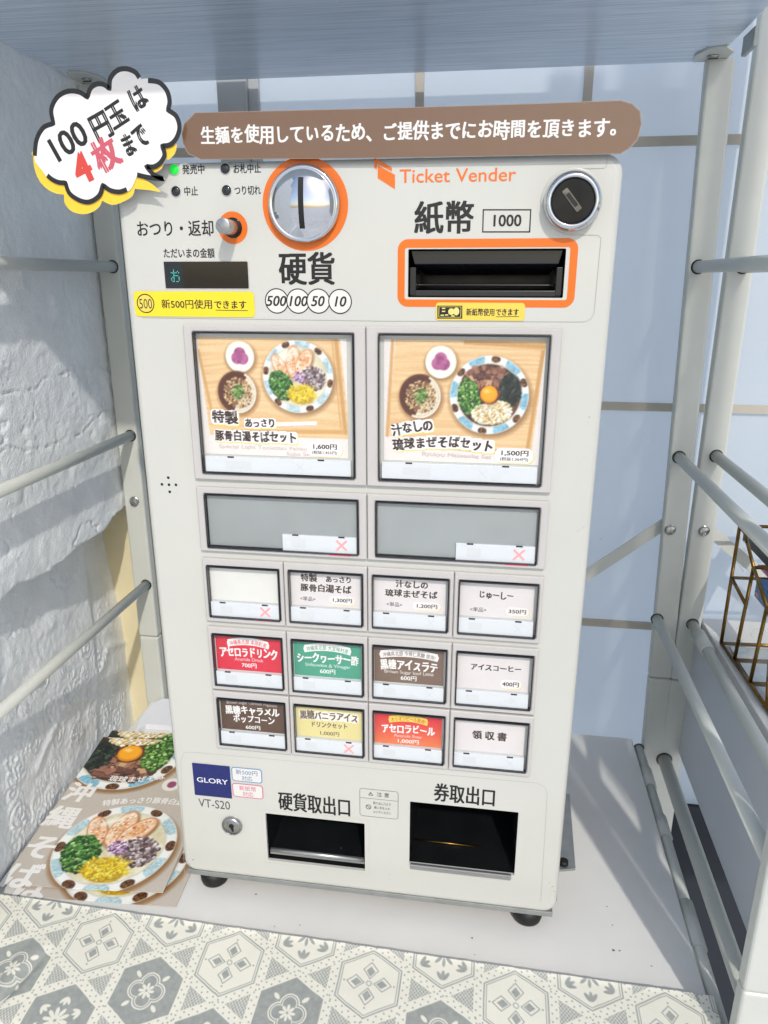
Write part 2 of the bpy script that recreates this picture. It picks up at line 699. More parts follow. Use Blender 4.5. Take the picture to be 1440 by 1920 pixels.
box(bm, -.1475, -.1385, WY - .009, WY - .0035, -.82, 1.3)
obj('window_post', bm, mat('grey_window_post', (178, 180, 180), .5, var=.03), win, bevel=.0008)
bm = bmesh.new()
box(bm, -.34, 1.2, WY - .004, WY + .09, -.82, -.11)
obj('sill_wall', bm, mat('shade_navy_sill', (26, 33, 42), .7, var=.1, scale=12), win)  # navy colour stands in for the shade below and behind the racks
# cream corner pilaster between plaster and window
bm = bmesh.new()
box(bm, -.335, -.262, .262, .279, -.82, .62)
o = obj('corner_pilaster', bm, mat('cream_surface', (220, 208, 172), .6, var=.04, scale=25, bump=.1, bscale=300), bevel=.002)
tag(o, 'cream corner pilaster between plaster wall and window', 'pilaster')

# ------------------------------------------------------------------ shelving
SZ = .5755           # underside of the upper shelf
M_lam = bpy.data.materials.new('white_wood_grain_laminate')
M_lam.use_nodes = True
t = M_lam.node_tree
b = t.nodes['Principled BSDF']
tc = t.nodes.new('ShaderNodeTexCoord')
mp = t.nodes.new('ShaderNodeMapping')
mp.inputs['Scale'].default_value = (6, 260, 260)
n = t.nodes.new('ShaderNodeTexNoise')
n.inputs['Scale'].default_value = 2.6
n.inputs['Detail'].default_value = 6
n.inputs['Distortion'].default_value = .6
t.links.new(tc.outputs['Object'], mp.inputs[0])
t.links.new(mp.outputs[0], n.inputs['Vector'])
cr = t.nodes.new('ShaderNodeValToRGB')
cr.color_ramp.elements[0].position = .32
cr.color_ramp.elements[0].color = (*lin((176, 194, 216)), 1)
cr.color_ramp.elements[1].position = .56
cr.color_ramp.elements[1].color = (*lin((214, 226, 240)), 1)
t.links.new(n.outputs[0], cr.inputs[0])
t.links.new(cr.outputs[0], b.inputs['Base Color'])
b.inputs['Roughness'].default_value = .26
b.inputs['Specular IOR Level'].default_value = .7
bp = t.nodes.new('ShaderNodeBump')
bp.inputs['Strength'].default_value = .08
bp.inputs['Distance'].default_value = .001
t.links.new(n.outputs[0], bp.inputs['Height'])
t.links.new(bp.outputs[0], b.inputs['Normal'])

rackA = thing('shelving_unit', 'white metal shelving rack carrying the ticket machine on its lower board', 'shelf rack', (0, .24, TZ))
bm = bmesh.new()
box(bm, -.279, .2235, -.076, .252, SZ, SZ + .018)
obj('upper_board', bm, M_lam, rackA, bevel=.0012)
M_table = mat('white_table_board', (219, 218, 214), .42, var=.02, scale=30, bump=.05, bscale=500)
bm = bmesh.new()
box(bm, -.2775, .2215, -.118, .2465, TZ - .014, TZ)
lower = obj('lower_board', bm, M_table, rackA, bevel=.0012)
# specks and scuffs on the board
for x, y, r in ((1032, 1640, 1.4), (1300, 1500, 1), (890, 1790, 1.1), (1150, 1782, 2.2), (1162, 1783, 1.4), (1138, 1700, 1.2),
                (1215, 1863, 2.6), (480, 1677, 1.6), (515, 1737, 1.2), (562, 1735, 1.0), (1222, 1812, 1.2), (885, 1759, 1.5), (1148, 1735, 1.2)):
    p = at(x, y, 2, TZ)
    r *= .00045
    pr = Print()
    pr.poly([(p.x + r * math.cos(a) * random.uniform(.6, 1.5), p.y + r * math.sin(a) * random.uniform(.5, 1.1)) for a in np.linspace(0, 6.28, 9)[:-1]],
            random.choice(((120, 108, 92), (150, 120, 80), (90, 86, 80))))
    pr.build('scuff_mark', M_card, lower, lambda u, v, t: np.column_stack([u, v, TZ + .0002 + t]))


def post(name, parent, x_of_z, y0, y1, segs, m=M_white_metal):
    bm = bmesh.new()
    for a, b in segs:
        xa, xb = x_of_z(a), x_of_z(b)
        hexa(bm, [(xa, y0, a), (xa + .0205, y0, a), (xa + .0205, y1, a), (xa, y1, a),
                  (xb, y0, b), (xb + .0205, y0, b), (xb + .0205, y1, b), (xb, y1, b)])
    return obj(name, bm, m, parent, bevel=.0022, seg=3)


pl = post('post', rackA, lambda z: -.2822, .237, .2475, [(-.8, .0652), (.0658, .5745)])
prr = post('post', rackA, lambda z: .2302 - .0265 * (z + .0125), .237, .2475, [(-.8, .0606), (.0612, .5745)])
pf = post('post', rackA, lambda z: .2228, -.0715, -.0610, [(-.8, .0415), (.0422, .9)])
post('post', rackA, lambda z: -.2822, -.0545, -.044, [(-.8, .0345), (.0352, .9)])


def bolt(x, y, z, parent, r=.0042):
    bm = bmesh.new()
    lathe(bm, x, z, [(r * 1.15, y + .0005), (r * 1.15, y - .0004), (r, y - .0008), (r * .9, y - .0028), (r * .45, y - .0034), (.0008, y - .0036)], 20)
    obj('bolt', bm, M_steel, parent, smooth=40)


def rod(x, z, y0, y1, parent, r=.0046, m=M_white_metal, clips=()):
    bm = bmesh.new()
    tube(bm, [(x, y0, z), (x, y1, z)], r, 20)
    ro = obj('rod', bm, m, parent)
    bm = bmesh.new()
    lathe(bm, x, z, [(r * 1.22, .2370), (r * 1.22, .2366), (r * .8, .2366)], 24, cap1=True)
    obj('rod_hole', bm, M_dark, ro)
    for a, b in clips:
        bm = bmesh.new()
        tube(bm, [(x, a, z), (x, b, z)], r * 1.28, 20)
        obj('clip', bm, M_white_metal, ro)
    return ro


for z in (.4297, .2778, .1245, -.0175):
    rod(-.2682, z, -.05, .238, rackA)
for x, z in ((.2265, .4289), (.2300, .2745), (.2285, .1222)):
    rod(x, z, -.0612, .238, rackA)
rod(.2266, -.0165, -.0612, .238, rackA, r=.0042, clips=((.1776, .2021), (.1137, .1382), (.008, .0477)))
bolt(-.2713, .237, .2125, rackA)
bolt(.2304, .237, .2091, rackA)
# flat cross braces behind
bm = bmesh.new()
for sx in (1,):
    a = Vector((.2335, .2495, .2145)); c = Vector((-.02, .2515, .0))
    d = (c - a).normalized(); nrm = Vector((0, 1, 0)).cross(d).normalized() * .0052
    hexa(bm, [a - nrm, c - nrm, c - nrm + Vector((0, .0016, 0)), a - nrm + Vector((0, .0016, 0)),
              a + nrm, c + nrm, c + nrm + Vector((0, .0016, 0)), a + nrm + Vector((0, .0016, 0))])
obj('cross_brace', bm, M_white_metal, rackA)


def bracket(cx, cy, sx, parent):
    bm = bmesh.new()
    lp = [(-.010, .012), (.012, .012), (.012, -.012), (.004, -.024), (-.008, -.020), (-.013, -.004)]
    a = [bm.verts.new((cx + sx * p[0], cy + p[1], SZ - .0016)) for p in lp]
    b = [bm.verts.new((cx + sx * p[0], cy + p[1], SZ - .0002)) for p in lp]
    bm.faces.new(a); bm.faces.new(b)
    for k in range(6):
        bm.faces.new((a[k], a[(k + 1) % 6], b[(k + 1) % 6], b[k]))
    br = obj('bracket', bm, M_white_metal, parent)
    bm = bmesh.new()
    lathe_z(bm, cx, cy - .004, [(.0042, SZ - .0016), (.0040, SZ - .0026), (.0024, SZ - .0034)], 20)
    obj('screw', bm, M_steel, br)
    bm = bmesh.new()
    box(bm, cx - .0036, cx + .0036, cy - .0046, cy - .0034, SZ - .0037, SZ - .0033)
    obj('screw_slot', bm, M_dark, br)


bracket(.2170, .234, 1, rackA)
bracket(-.2670, .229, -1, rackA)
bm = bmesh.new()
p = at(1405, 78, 0, .2255)
box(bm, .2245, .2275, p.y - .012, p.y + .012, p.z - .006, p.z + .006)
obj('edge_clip', bm, M_zinc, rackA, bevel=.0006)

rackB = thing('shelving_unit', 'second white shelving rack on the right holding the brass terrarium', 'shelf rack', (.4, .24, TZ))
rackA['group'] = rackB['group'] = 'white shelving racks'
post('post', rackB, lambda z: .2478, .237, .2475, [(-.8, .0600), (.0606, .9)])
post('post', rackB, lambda z: .2462, -.0715, -.0610, [(-.8, .0415), (.0422, .9)])
for z in (.4289, .2766, .1193):
    rod(.2600, z, -.0612, .238, rackB, clips=((.185, .2165),) if z < .2 else ())
rod(.2515, -.0270, -.0612, .238, rackB, r=.0062)
bolt(.2586, .237, .2095, rackB)
bm = bmesh.new()
box(bm, .2690, .62, -.060, .2465, .1095, .1215)
obj('board', bm, M_table, rackB, bevel=.001)
bm = bmesh.new()
box(bm, .2640, .2680, -.042, .2360, -.018, .1090)
obj('side_panel', bm, mat('white_side_panel', (204, 208, 214), .45, var=.02, scale=20), rackB, bevel=.0006)
bm = bmesh.new()
a = Vector((.2560, .2495, .2145)); c = Vector((.50, .2515, .02))
d = (c - a).normalized(); nrm = Vector((0, 1, 0)).cross(d).normalized() * .0052
hexa(bm, [a - nrm, c - nrm, c - nrm + Vector((0, .0016, 0)), a - nrm + Vector((0, .0016, 0)),
          a + nrm, c + nrm, c + nrm + Vector((0, .0016, 0)), a + nrm + Vector((0, .0016, 0))])
obj('cross_brace', bm, M_white_metal, rackB)

# unseen added screen right in front of the racks: it shades the back right corner
scr = thing('shade_screen', 'unseen white boards added beside the right hand rack to shade the back corner', 'screen', (.41, -.35, -.82))
M_scr = mat('shade_board_white', (214, 214, 210), .6, var=.03)
for xa_, xb_ in ((.376, .4165), (.4245, .462)):
    bm = bmesh.new()
    box(bm, xa_, xb_, -.362, -.345, -.82, 1.6)
    obj('shade_board', bm, M_scr, scr, bevel=.002)

# ------------------------------------------------------------------ ticket machine
mach = thing('ticket_machine', 'white countertop meal ticket machine with picture buttons and coin slot', 'ticket machine', (-.005, .09, TZ))
X0, X1, Z0, Z1 = -.1389, .1292, .0045, .4790
H_BILL = (*fp(765, 0)[:1], fp(1057, 515)[0], fp(900, 558)[1], fp(900, 467)[1])
H_BILL = (fp(765, 515)[0], fp(1058.5, 515)[0], fp(900, 558)[1], fp(900, 466.5)[1])
H_COIN = (fp(500, 1570)[0], fp(684, 1590)[0], fp(590, 1622.5)[1], fp(590, 1534.5)[1])
H_TICK = (fp(768, 1560)[0], fp(968.5, 1580)[0], fp(870, 1631)[1], fp(870, 1513)[1])
bm = bmesh.new()
prof = [(.0040, FY), (.0026, FY + .0003), (.0013, FY + .0011), (.0004, FY + .0025), (0, FY + .0045), (0, .185)]
loops = []
for ins, y in prof:
    pts = rrect(X0 + ins, X1 - ins, Z0 + ins, Z1 - ins, max(.0095 - ins, .003), 6)
    loops.append([bm.verts.new((p[0], y, p[1])) for p in pts])
for a, b_ in zip(loops, loops[1:]):
    n_ = len(a)
    for k_ in range(n_):
        f = bm.faces.new((a[k_], b_[k_], b_[(k_ + 1) % n_], a[(k_ + 1) % n_]))
        f.smooth = True
bm.faces.new(loops[-1])
edges = []
for k_ in range(len(loops[0])):
    edges.append(bm.edges.get((loops[0][k_], loops[0][(k_ + 1) % len(loops[0])])))
for x0, x1, z0, z1 in (H_BILL, H_COIN, H_TICK):
    pts = rrect(x0, x1, z0, z1, .0006, 2)
    hv = [bm.verts.new((p[0], FY, p[1])) for p in pts]
    hb = [bm.verts.new((p[0], FY + .0022, p[1])) for p in pts]
    for k_ in range(len(hv)):
        edges.append(bm.edges.new((hv[k_], hv[(k_ + 1) % len(hv)])))
        bm.faces.new((hv[k_], hb[k_], hb[(k_ + 1) % len(hv)], hv[(k_ + 1) % len(hv)]))
bmesh.ops.triangle_fill(bm, edges=edges, use_beauty=True, use_dissolve=False)
obj('cabinet', bm, M_panel, mach)
bm = bmesh.new()
box(bm, X0 + .0022, X1 - .0022, FY + .0012, .182, .0006, Z0 + .0004)
obj('base_rail', bm, M_zinc, mach, bevel=.0006)
for x, y in ((-.1205, .0150), (.1108, .0150), (-.1205, .165), (.1108, .165)):
    bm = bmesh.new()
    lathe_z(bm, x, y, [(.0080, TZ), (.0098, TZ + .0016), (.0104, TZ + .004), (.0106, .0008)])
    obj('foot', bm, M_black, mach)
bm = bmesh.new()
lp = [at(x, y, 2, TZ + .0022) for x, y in ((1060, 1490), (1069, 1490), (1078, 1630), (1050, 1636), (1046, 1690), (1040, 1692))]
lp = [(.10, .150), (.1525, .150), (.1492, .064), (.1345, .060), (.1330, .032), (.10, .032)]
a = [bm.verts.new((p[0], p[1], TZ + .0022)) for p in lp]
b_ = [bm.verts.new((p[0], p[1], TZ + .0002)) for p in lp]
bm.faces.new(a); bm.faces.new(b_)
for k_ in range(6):
    bm.faces.new((a[k_], a[(k_ + 1) % 6], b_[(k_ + 1) % 6], b_[k_]))
mp_ = obj('mounting_plate', bm, M_zinc, mach)
bm = bmesh.new()
p = at(1057, 1616, 2, TZ + .004)
lathe_z(bm, p.x, p.y, [(.0036, TZ + .0022), (.0034, TZ + .0052), (.0018, TZ + .0056)], 20)
obj('bolt', bm, M_black, mp_)


def tray(name, H, depth, lip=None, slant=0.):
    x0, x1, z0, z1 = H
    y0 = FY + .0021
    bm = bmesh.new()
    e = .0004
    a = [bm.verts.new((x, y0, z)) for x, z in ((x0 - e, z0 - e), (x1 + e, z0 - e), (x1 + e, z1 + e), (x0 - e, z1 + e))]
    b = [bm.verts.new((x, y0 + depth, z)) for x, z in ((x0 + .002, z0 + slant), (x1 - .002, z0 + slant), (x1 - .002, z1 - .003), (x0 + .002, z1 - .003))]
    for k in range(4):
        bm.faces.new((a[k], a[(k + 1) % 4], b[(k + 1) % 4], b[k]))
    bm.faces.new(b)
    return obj(name, bm, M_dark, mach)


bill = tray('bill_slot', H_BILL, .045, slant=.004)
x0, x1, z0, z1 = H_BILL
bm = bmesh.new()
hexa(bm, [(x0 + .003, .006, z1 - .0075), (x1 - .003, .006, z1 - .0075), (x1 - .006, .035, z1 - .013), (x0 + .006, .035, z1 - .013),
          (x0 + .001, .006, z1 - .0005), (x1 - .001, .006, z1 - .0005), (x1 - .006, .035, z1 - .011), (x0 + .006, .035, z1 - .011)])
box(bm, x0 + .0006, x0 + .004, .0055, .03, z0 + .001, z1 - .009)
box(bm, x1 - .004, x1 - .0006, .0055, .03, z0 + .001, z1 - .009)
obj('bill_guide', bm, mat('dark_glossy_plastic', (30, 34, 38), .15, var=.05), bill, bevel=.0005)
bm = bmesh.new()
box(bm, x0 + .004, x1 - .004, .014, .040, z0 + .0058, z0 + .0066)
box(bm, x0 + .001, x1 - .001, .006, .012, z0 + .0004, z0 + .0036)
obj('bill_lip', bm, mat('charcoal_plastic', (34, 36, 38), .3, var=.1), bill, bevel=.0004)
M_lip = mat('satin_steel_lip', (186, 187, 186), .34, metal=.85, var=.02, scale=20)
coin = tray('coin_tray', H_COIN, .05, slant=.012)
x0, x1, z0, z1 = H_COIN
bm = bmesh.new()
tube(bm, [(x0 + .0012, .0068, z0 + .0062), (x1 - .0012, .0068, z0 + .0062)], .0016, 14)
box(bm, x0 + .001, x1 - .001, .0062, .0076, z0 + .0030, z0 + .0062)
obj('tray_lip', bm, M_lip, coin)
tick = tray('ticket_tray', H_TICK, .06, slant=.01)
x0, x1, z0, z1 = H_TICK
bm = bmesh.new()
hexa(bm, [(x0 + .0008, .0016, z0 - .0036), (x1 - .0022, .0016, z0 - .0036), (x1 - .0022, .0027, z0 - .0036), (x0 + .0008, .0027, z0 - .0036),
          (x0 + .0008, .0010, z0 + .0010), (x1 - .0022, .0010, z0 + .0010), (x1 - .0022, .0034, z0 + .0011), (x0 + .0008, .0034, z0 + .0011)])
obj('tray_lip', bm, M_lip, tick, bevel=.0006)
bm = bmesh.new()
tube(bm, [at(772, 1573, 1, .022), at(900, 1588, 1, .022)], .0006, 10)
obj('glint_wire', bm, M_brass, tick)  # wire added to give a gold glint inside the tray

# ---- the printing on the front
K = (9, 10, 12)
BLUE_K = (22, 27, 36)
OR = (238, 114, 8)
pr = Print()


def ftext(body, px, py, pw, ph, rgb=K, pr=pr, c=FY, **kw):
    (cx, cz) = fp(px, py, c)
    w = fp(px + pw / 2, py, c)[0] - fp(px - pw / 2, py, c)[0]
    h = fp(px, py - ph / 2, c)[1] - fp(px, py + ph / 2, c)[1]
    pr.text(body, cx, cz, h, rgb, width=w, **kw)


ftext('発売中', 363, 317.6, 43, 17.5, (20, 25, 34), bold=.018)
ftext('お札中止', 463, 316, 53, 17.5, (20, 25, 34), bold=.018)
ftext('中止', 358, 358.7, 27, 16.5, (20, 25, 34), bold=.018)
ftext('つり切れ', 464, 357, 50, 16.5, (20, 25, 34), bold=.018)
ftext('おつり・返却', 328, 429, 147, 28, K, bold=.014)
ftext('ただいまの金額', 354, 475, 97, 17, (18, 22, 30), bold=.018)
ftext('硬貨', 575.6, 505, 107, 57, K, bold=.026)
ftext('紙幣', 832.4, 409, 113, 57, K, bold=.026)
ftext('Ticket Vender', 857, 328.5, 218, 25, OR, latin=True, bold=.012)
ftext('1000', 949, 413.6, 58, 21, K, latin=True, bold=.03)
pr.ring([fp(*q) for q in ((905.2, 392.2), (996.4, 392.2), (994.2, 436), (904, 436))],
        [fp(*q) for q in ((907.4, 394.6), (994, 394.6), (991.8, 433.6), (906.2, 433.6))], K)
# orange logo
z4 = lambda a: [fp(680 + x / 2.769, 280 + y / 2.769) for x, y in a]
pr.poly(z4([(78, 82), (168, 132), (168, 208), (78, 150)]), OR)
pr.poly(z4([(60, 42), (152, 95), (152, 116), (74, 74), (74, 105), (60, 97)]), OR)
# orange frame round the bill slot
xa, za = fp(745.5, 515)[0], fp(900, 576)[1]
xb, zb = fp(1080.5, 515)[0], fp(900, 447.5)[1]
ia, ic = fp(759, 515)[0], fp(900, 562)[1]
ib, id_ = fp(1066, 515)[0], fp(900, 464)[1]
pr.ring(rrect(xa, xb, za, zb, .0055, 8), rrect(ia, ib, ic, id_, .0012, 8), OR)
# orange ring round the coin slot and behind the lever
CX, CZ = -.0325, .4572
pr.ring(circ(CX, CZ, .0232, 64), circ(CX, CZ, .0150, 64), OR)
LX, LZ = -.0730, .4460
pr.ring(circ(LX, LZ, .0083, 40), circ(LX, LZ, .0030, 40), OR)
# coin circles
for s_, px, py in (('500', 519, 564.3), ('100', 559, 564.6), ('50', 597, 564.6), ('10', 637.7, 565.3)):
    cx, cz = fp(px, py)
    R_ = fp(px + 22.3, py)[0] - cx
    pr.poly(circ(cx, cz, R_, 40), (232, 229, 222))
    pr.ring(circ(cx, cz, R_, 40), circ(cx, cz, R_ - .0006, 40), K)
    ftext(s_, px - .5, py, len(s_) * 12.6, 18.5, K, latin=True, shear=.22, bold=.028)
# thin outlines of the overlay labels
GL = (172, 172, 170)
pr.line([fp(*q) for q in ((250, 552), (256, 586), (268, 595.5), (480, 598.5), (720, 602), (1095, 603.5), (1108, 598), (1114, 586), (1127, 446), (1120, 441))], .00022, GL)
pr.line([fp(*q) for q in ((1139, 295), (1137, 312), (1132, 315.5), (1080, 316.5), (1050, 322), (1030, 338), (1018, 362), (1016, 385), (1024, 412), (1040, 430), (1062, 440), (1120, 441))], .00022, GL)
pr.line([fp(*q) for q in ((346, 1640), (339, 1425), (345, 1411), (360, 1410), (1005, 1468), (1022, 1476), (1026, 1490), (1014, 1690))], .00022, GL)
pr.line([fp(*q) for q in ((490, 1517), (692, 1538), (691, 1638), (497, 1616))], .0003, (205, 200, 180), closed=True)
# speaker holes
for px, py in ((315.6, 895.6), (303.8, 908), (317, 908.8), (330, 909), (318.4, 922)):
    cx, cz = fp(px, py)
    pr.poly(circ(cx, cz, .00088, 14), (14, 14, 15))
# lower print
ftext('VT-S20', 402, 1507.5, 59, 15, (66, 68, 72), latin=True)
ftext('硬貨取出口', 590, 1508.5, 137, 32, K, bold=.020)
ftext('券取出口', 871.7, 1491, 118, 32, K, bold=.020)
PX, PZ = fp(710.5, 1507)
pw_ = (fp(747, 1509)[0] - fp(674.5, 1504)[0]) / 2
ph_ = (fp(710, 1480.8)[1] - fp(710, 1532.6)[1]) / 2
pr.ring(rrect(PX - pw_, PX + pw_, PZ - ph_, PZ + ph_, .002), rrect(PX - pw_ + .0003, PX + pw_ - .0003, PZ - ph_ + .0003, PZ + ph_ - .0003, .0017), (84, 86, 88))
pr.line([(PX - pw_, PZ + ph_ * .32), (PX + pw_, PZ + ph_ * .32)], .00025, (84, 86, 88))
pr.text('注 意', PX + .0028, PZ + ph_ * .66, .0034, K, width=.0088)
tx, tz = PX - .0056, PZ + ph_ * .66
pr.ring([(tx - .0017, tz - .0013), (tx + .0017, tz - .0013), (tx, tz + .0016)], [(tx - .0011, tz - .00095), (tx + .0011, tz - .00095), (tx, tz + .00095)], K)
pr.line([(tx, tz + .0006), (tx, tz - .0004)], .0003, K)
nx, nz = PX - .0072, PZ - ph_ * .3
pr.ring(circ(nx, nz, .0019, 24), circ(nx, nz, .0015, 24), K)
pr.line([(nx - .0012, nz + .0012), (nx + .0012, nz - .0012)], .0004, K)
for k_, s_ in enumerate(('取り出し口より', '奥に手を入れ', 'ないでください')):
    pr.text(s_, PX + .0022, PZ + ph_ * (.02 - .32 * k_), .0021, K, width=.0125 if len(s_) > 6 else .0112)
for px, py, r in ((1036, 1662, 1.6), (1030, 1655, 1.0), (1039, 1671, 1.2), (1024, 1648, .8), (362, 1612, 2.0), (356, 1620, 1.4), (1105, 782, 1.1), (1102, 792, .7), (1086, 868, .6), (1126, 1010, .9), (300, 1110, .7), (1075, 1330, .8), (352, 1560, .7), (640, 1590, .6), (268, 690, .7), (730, 1640, 1.0), (470, 1600, .8)):
    cx, cz = fp(px, py)
    r *= .00033
    pr.poly([(cx + r * math.cos(a) * random.uniform(.5, 1.6), cz + r * math.sin(a) * random.uniform(.5, 1.2)) for a in np.linspace(0, 6.28, 8)[:-1]], random.choice(((150, 146, 134), (134, 128, 116), (168, 160, 140))))
pr.build('panel_print', M_print, mach, on_front(FY - .00012))


def sticker(loop, rgb, fill=None, name='sticker', th=.0004, texts=(), m=M_print):
    """a thin label stuck on the front; returns the Print already holding its ground"""
    bm = bmesh.new()
    plate(bm, loop, FY - th, FY - .00005)
    return None


def label_plate(x0, x1, z0, z1, r, rgb, draw, name='sticker', th=.00035):
    s = Print()
    s.poly(rrect(x0, x1, z0, z1, r), rgb)
    # the label's own edge
    lp = rrect(x0, x1, z0, z1, r)
    draw(s)
    o = s.build(name, M_print, mach, on_front(FY - th))
    me = o.data
    base_n = len(me.vertices)
    return o


def q2(px0, py0, px1, py1):
    a = fp(px0, (py0 + py1) / 2); b = fp(px1, (py0 + py1) / 2)
    c = fp((px0 + px1) / 2, py0); d = fp((px0 + px1) / 2, py1)
    return a[0], b[0], d[1], c[1]


def draw_y1(s):
    cx, cz = fp(273.5, 569)
    s.poly(circ(cx, cz, .0051, 36), (238, 214, 90))
    s.ring(circ(cx, cz, .0053, 36), circ(cx, cz, .0047, 36), K)
    ftext('500', 273.5, 569.5, 25, 18, K, pr=s, latin=True)
    ftext('新500円使用', 351, 570.5, 97, 16, K, pr=s, bold=.018)
    ftext('できます', 432, 571.5, 62, 15, K, pr=s, bold=.03)
    s.line([fp(404.5, 581.5), fp(465, 582.5)], .0004, K)


label_plate(*q2(252.5, 546.5, 477.5, 594), .0022, (246, 220, 40), draw_y1)


def draw_y2(s):
    bx = [fp(*q) for q in ((820, 573), (867, 573), (867, 597.5), (820, 597.5))]
    s.poly(bx, K)
    cx, cz = fp(843.5, 585)
    w, h = (bx[1][0] - bx[0][0]) / 2, (bx[0][1] - bx[3][1]) / 2
    s.ring(rrect(cx - w * .9, cx + w * .9, cz - h * .82, cz + h * .82, .0002), rrect(cx - w * .86, cx + w * .86, cz - h * .76, cz + h * .76, .0002), (235, 215, 110))
    s.poly(circ(cx + w * .12, cz + h * .06, h * .5, 20), (240, 222, 130))
    s.poly(circ(cx + w * .52, cz + h * .1, h * .46, 20, h * .6), (240, 222, 130))
    for dx, dz in ((-.5, .55), (-.5, .1), (-.6, -.5), (-.25, -.45), (.25, -.6)):
        s.poly(rrect(cx + w * dx - .0009, cx + w * dx + .0009, cz + h * dz - .0003, cz + h * dz + .0003, .0001), (240, 222, 130))
    ftext('新紙幣使用', 901, 585.5, 54, 13, K, pr=s, bold=.022)
    ftext('できます', 951, 585.5, 44, 12.5, K, pr=s, bold=.035)
    s.line([fp(930, 594), fp(973, 593.5)], .00035, K)


label_plate(*q2(817, 567.5, 984, 601), .0018, (240, 210, 84), draw_y2)


def draw_logo(s):
    ftext('GLORY', 398, 1463.5, 58, 8.6, (232, 234, 240), pr=s, latin=True, bold=.02)


label_plate(fp(363.5, 1465)[0], fp(433, 1465)[0], fp(398, 1493)[1], fp(396, 1433)[1], .0003, (24, 34, 106), draw_logo, name='maker_plate')


def badge(px0, py0, px1, py1, rgb, ink, top):
    def d(s):
        x0, x1, z0, z1 = q2(px0, py0, px1, py1)
        s.ring(rrect(x0, x1, z0, z1, .0022), rrect(x0 + .0006, x1 - .0006, z0 + .0006, z1 - .0006, .0017), rgb)
        cx, cz, h = (x0 + x1) / 2, (z0 + z1) / 2, (z1 - z0)
        s.text(top, cx, cz + h * .17, h * .33, ink, width=(x1 - x0) * (.74 if len(top) > 3 else .56))
        s.text('対応', cx, cz - h * .24, h * .33, ink, width=(x1 - x0) * .36)
    label_plate(*q2(px0, py0, px1, py1), .0022, (228, 226, 222), d)


badge(434.8, 1439.8, 491.5, 1466, (60, 140, 196), (38, 104, 160), '新500円')
badge(436.5, 1470, 493.5, 1495.5, (216, 92, 128), (200, 60, 100), '新紙幣')

# ---- lamps
for px, py, on in ((327, 318, 1), (422.5, 316, 0), (330, 358.7, 0), (425, 357, 0)):
    cx, cz = fp(px, py)
    bm = bmesh.new()
    lathe(bm, cx, cz, [(.0030, FY), (.0030, FY - .0003), (.0026, FY - .0003)], 28, cap1=False)
    lathe(bm, cx, cz, [(.0026, FY - .0002), (.0024, FY - .0006), (.0016, FY - .0010), (.0004, FY - .0012)], 28, mi=1)
    obj('indicator_lamp', bm, [M_bezel, M_green if on else M_lens], mach)

# ---- money display
bm = bmesh.new()
dx0, dx1, dz0, dz1 = fp(309.3, 515)[0], fp(465.6, 515)[0], fp(388, 540.7)[1], fp(388, 490.5)[1]
plate(bm, rrect(dx0 - .0004, dx1 + .0004, dz0 - .0004, dz1 + .0004, .0008), FY - .0002, FY - .00002)
plate(bm, rrect(dx0, dx1, dz0, dz1, .0006), FY - .0004, FY - .0002, mi=1)
disp = obj('display', bm, [M_bezel, M_display], mach)
bm = bmesh.new()
cx, cz = fp(329, 517)
for i_, row in enumerate(('0010000', '0010010', '1111101', '0010000', '0011110', '0110001', '1010001', '1010001', '0110110')):
    for j_, c_ in enumerate(row):
        if c_ == '1':
            plate(bm, circ(cx + (j_ - 3) * .00074, cz + (4 - i_) * .00076, .00024, 8), FY - .00048, FY - .0004)
obj('display_character', bm, M_dots, disp)

# ---- coin slot
bm = bmesh.new()
lathe(bm, CX, CZ, [(.0192, FY), (.0192, FY - .0030), (.0189, FY - .0042), (.0181, FY - .0050), (.0174, FY - .0050), (.0170, FY - .0046),
                   (.0166, FY - .0048), (.0150, FY - .0060), (.0120, FY - .0074), (.0085, FY - .0084), (.0045, FY - .0090), (.0012, FY - .0092)], 72)
cs = obj('coin_slot', bm, M_chrome, mach)
bm = bmesh.new()
pts = []
n_ = 18
prv = None
for k_ in range(n_ + 1):
    z = -.0124 + .0248 * k_ / n_
    r = abs(z)
    y = np.interp(r, [.0, .0012, .0045, .0085, .0120, .0150], [FY - .0092, FY - .0092, FY - .0090, FY - .0084, FY - .0074, FY - .0060])
    a = [bm.verts.new((CX - .0014, y - .0002, CZ + z)), bm.verts.new((CX + .0014, y - .0002, CZ + z)),
         bm.verts.new((CX + .0014, y + .002, CZ + z)), bm.verts.new((CX - .0014, y + .002, CZ + z))]
    if prv:
        for j_ in range(4):
            bm.faces.new((prv[j_], prv[(j_ + 1) % 4], a[(j_ + 1) % 4], a[j_]))
    else:
        bm.faces.new(a)
    prv = a
bm.faces.new(prv)
obj('coin_opening', bm, mat('slot_black', (6, 6, 7), .6, var=0), cs)

# ---- change return lever
bm = bmesh.new()
lathe(bm, LX, LZ, [(.0052, FY), (.0052, FY - .0006), (.0046, FY - .0006)], 32, mi=0, cap1=False)
lathe(bm, LX, LZ, [(.0047, FY - .0005), (.0047, FY - .00055)], 32, mi=1)
lv = obj('return_lever_collar', bm, [M_lockface, M_dark], mach)
bm = bmesh.new()
lathe(bm, LX, LZ, [(.0039, FY - .0005), (.0040, FY - .0150), (.0038, FY - .0158), (.0034, FY - .0160)], 40)
obj('return_lever', bm, M_steel, mach, smooth=35)

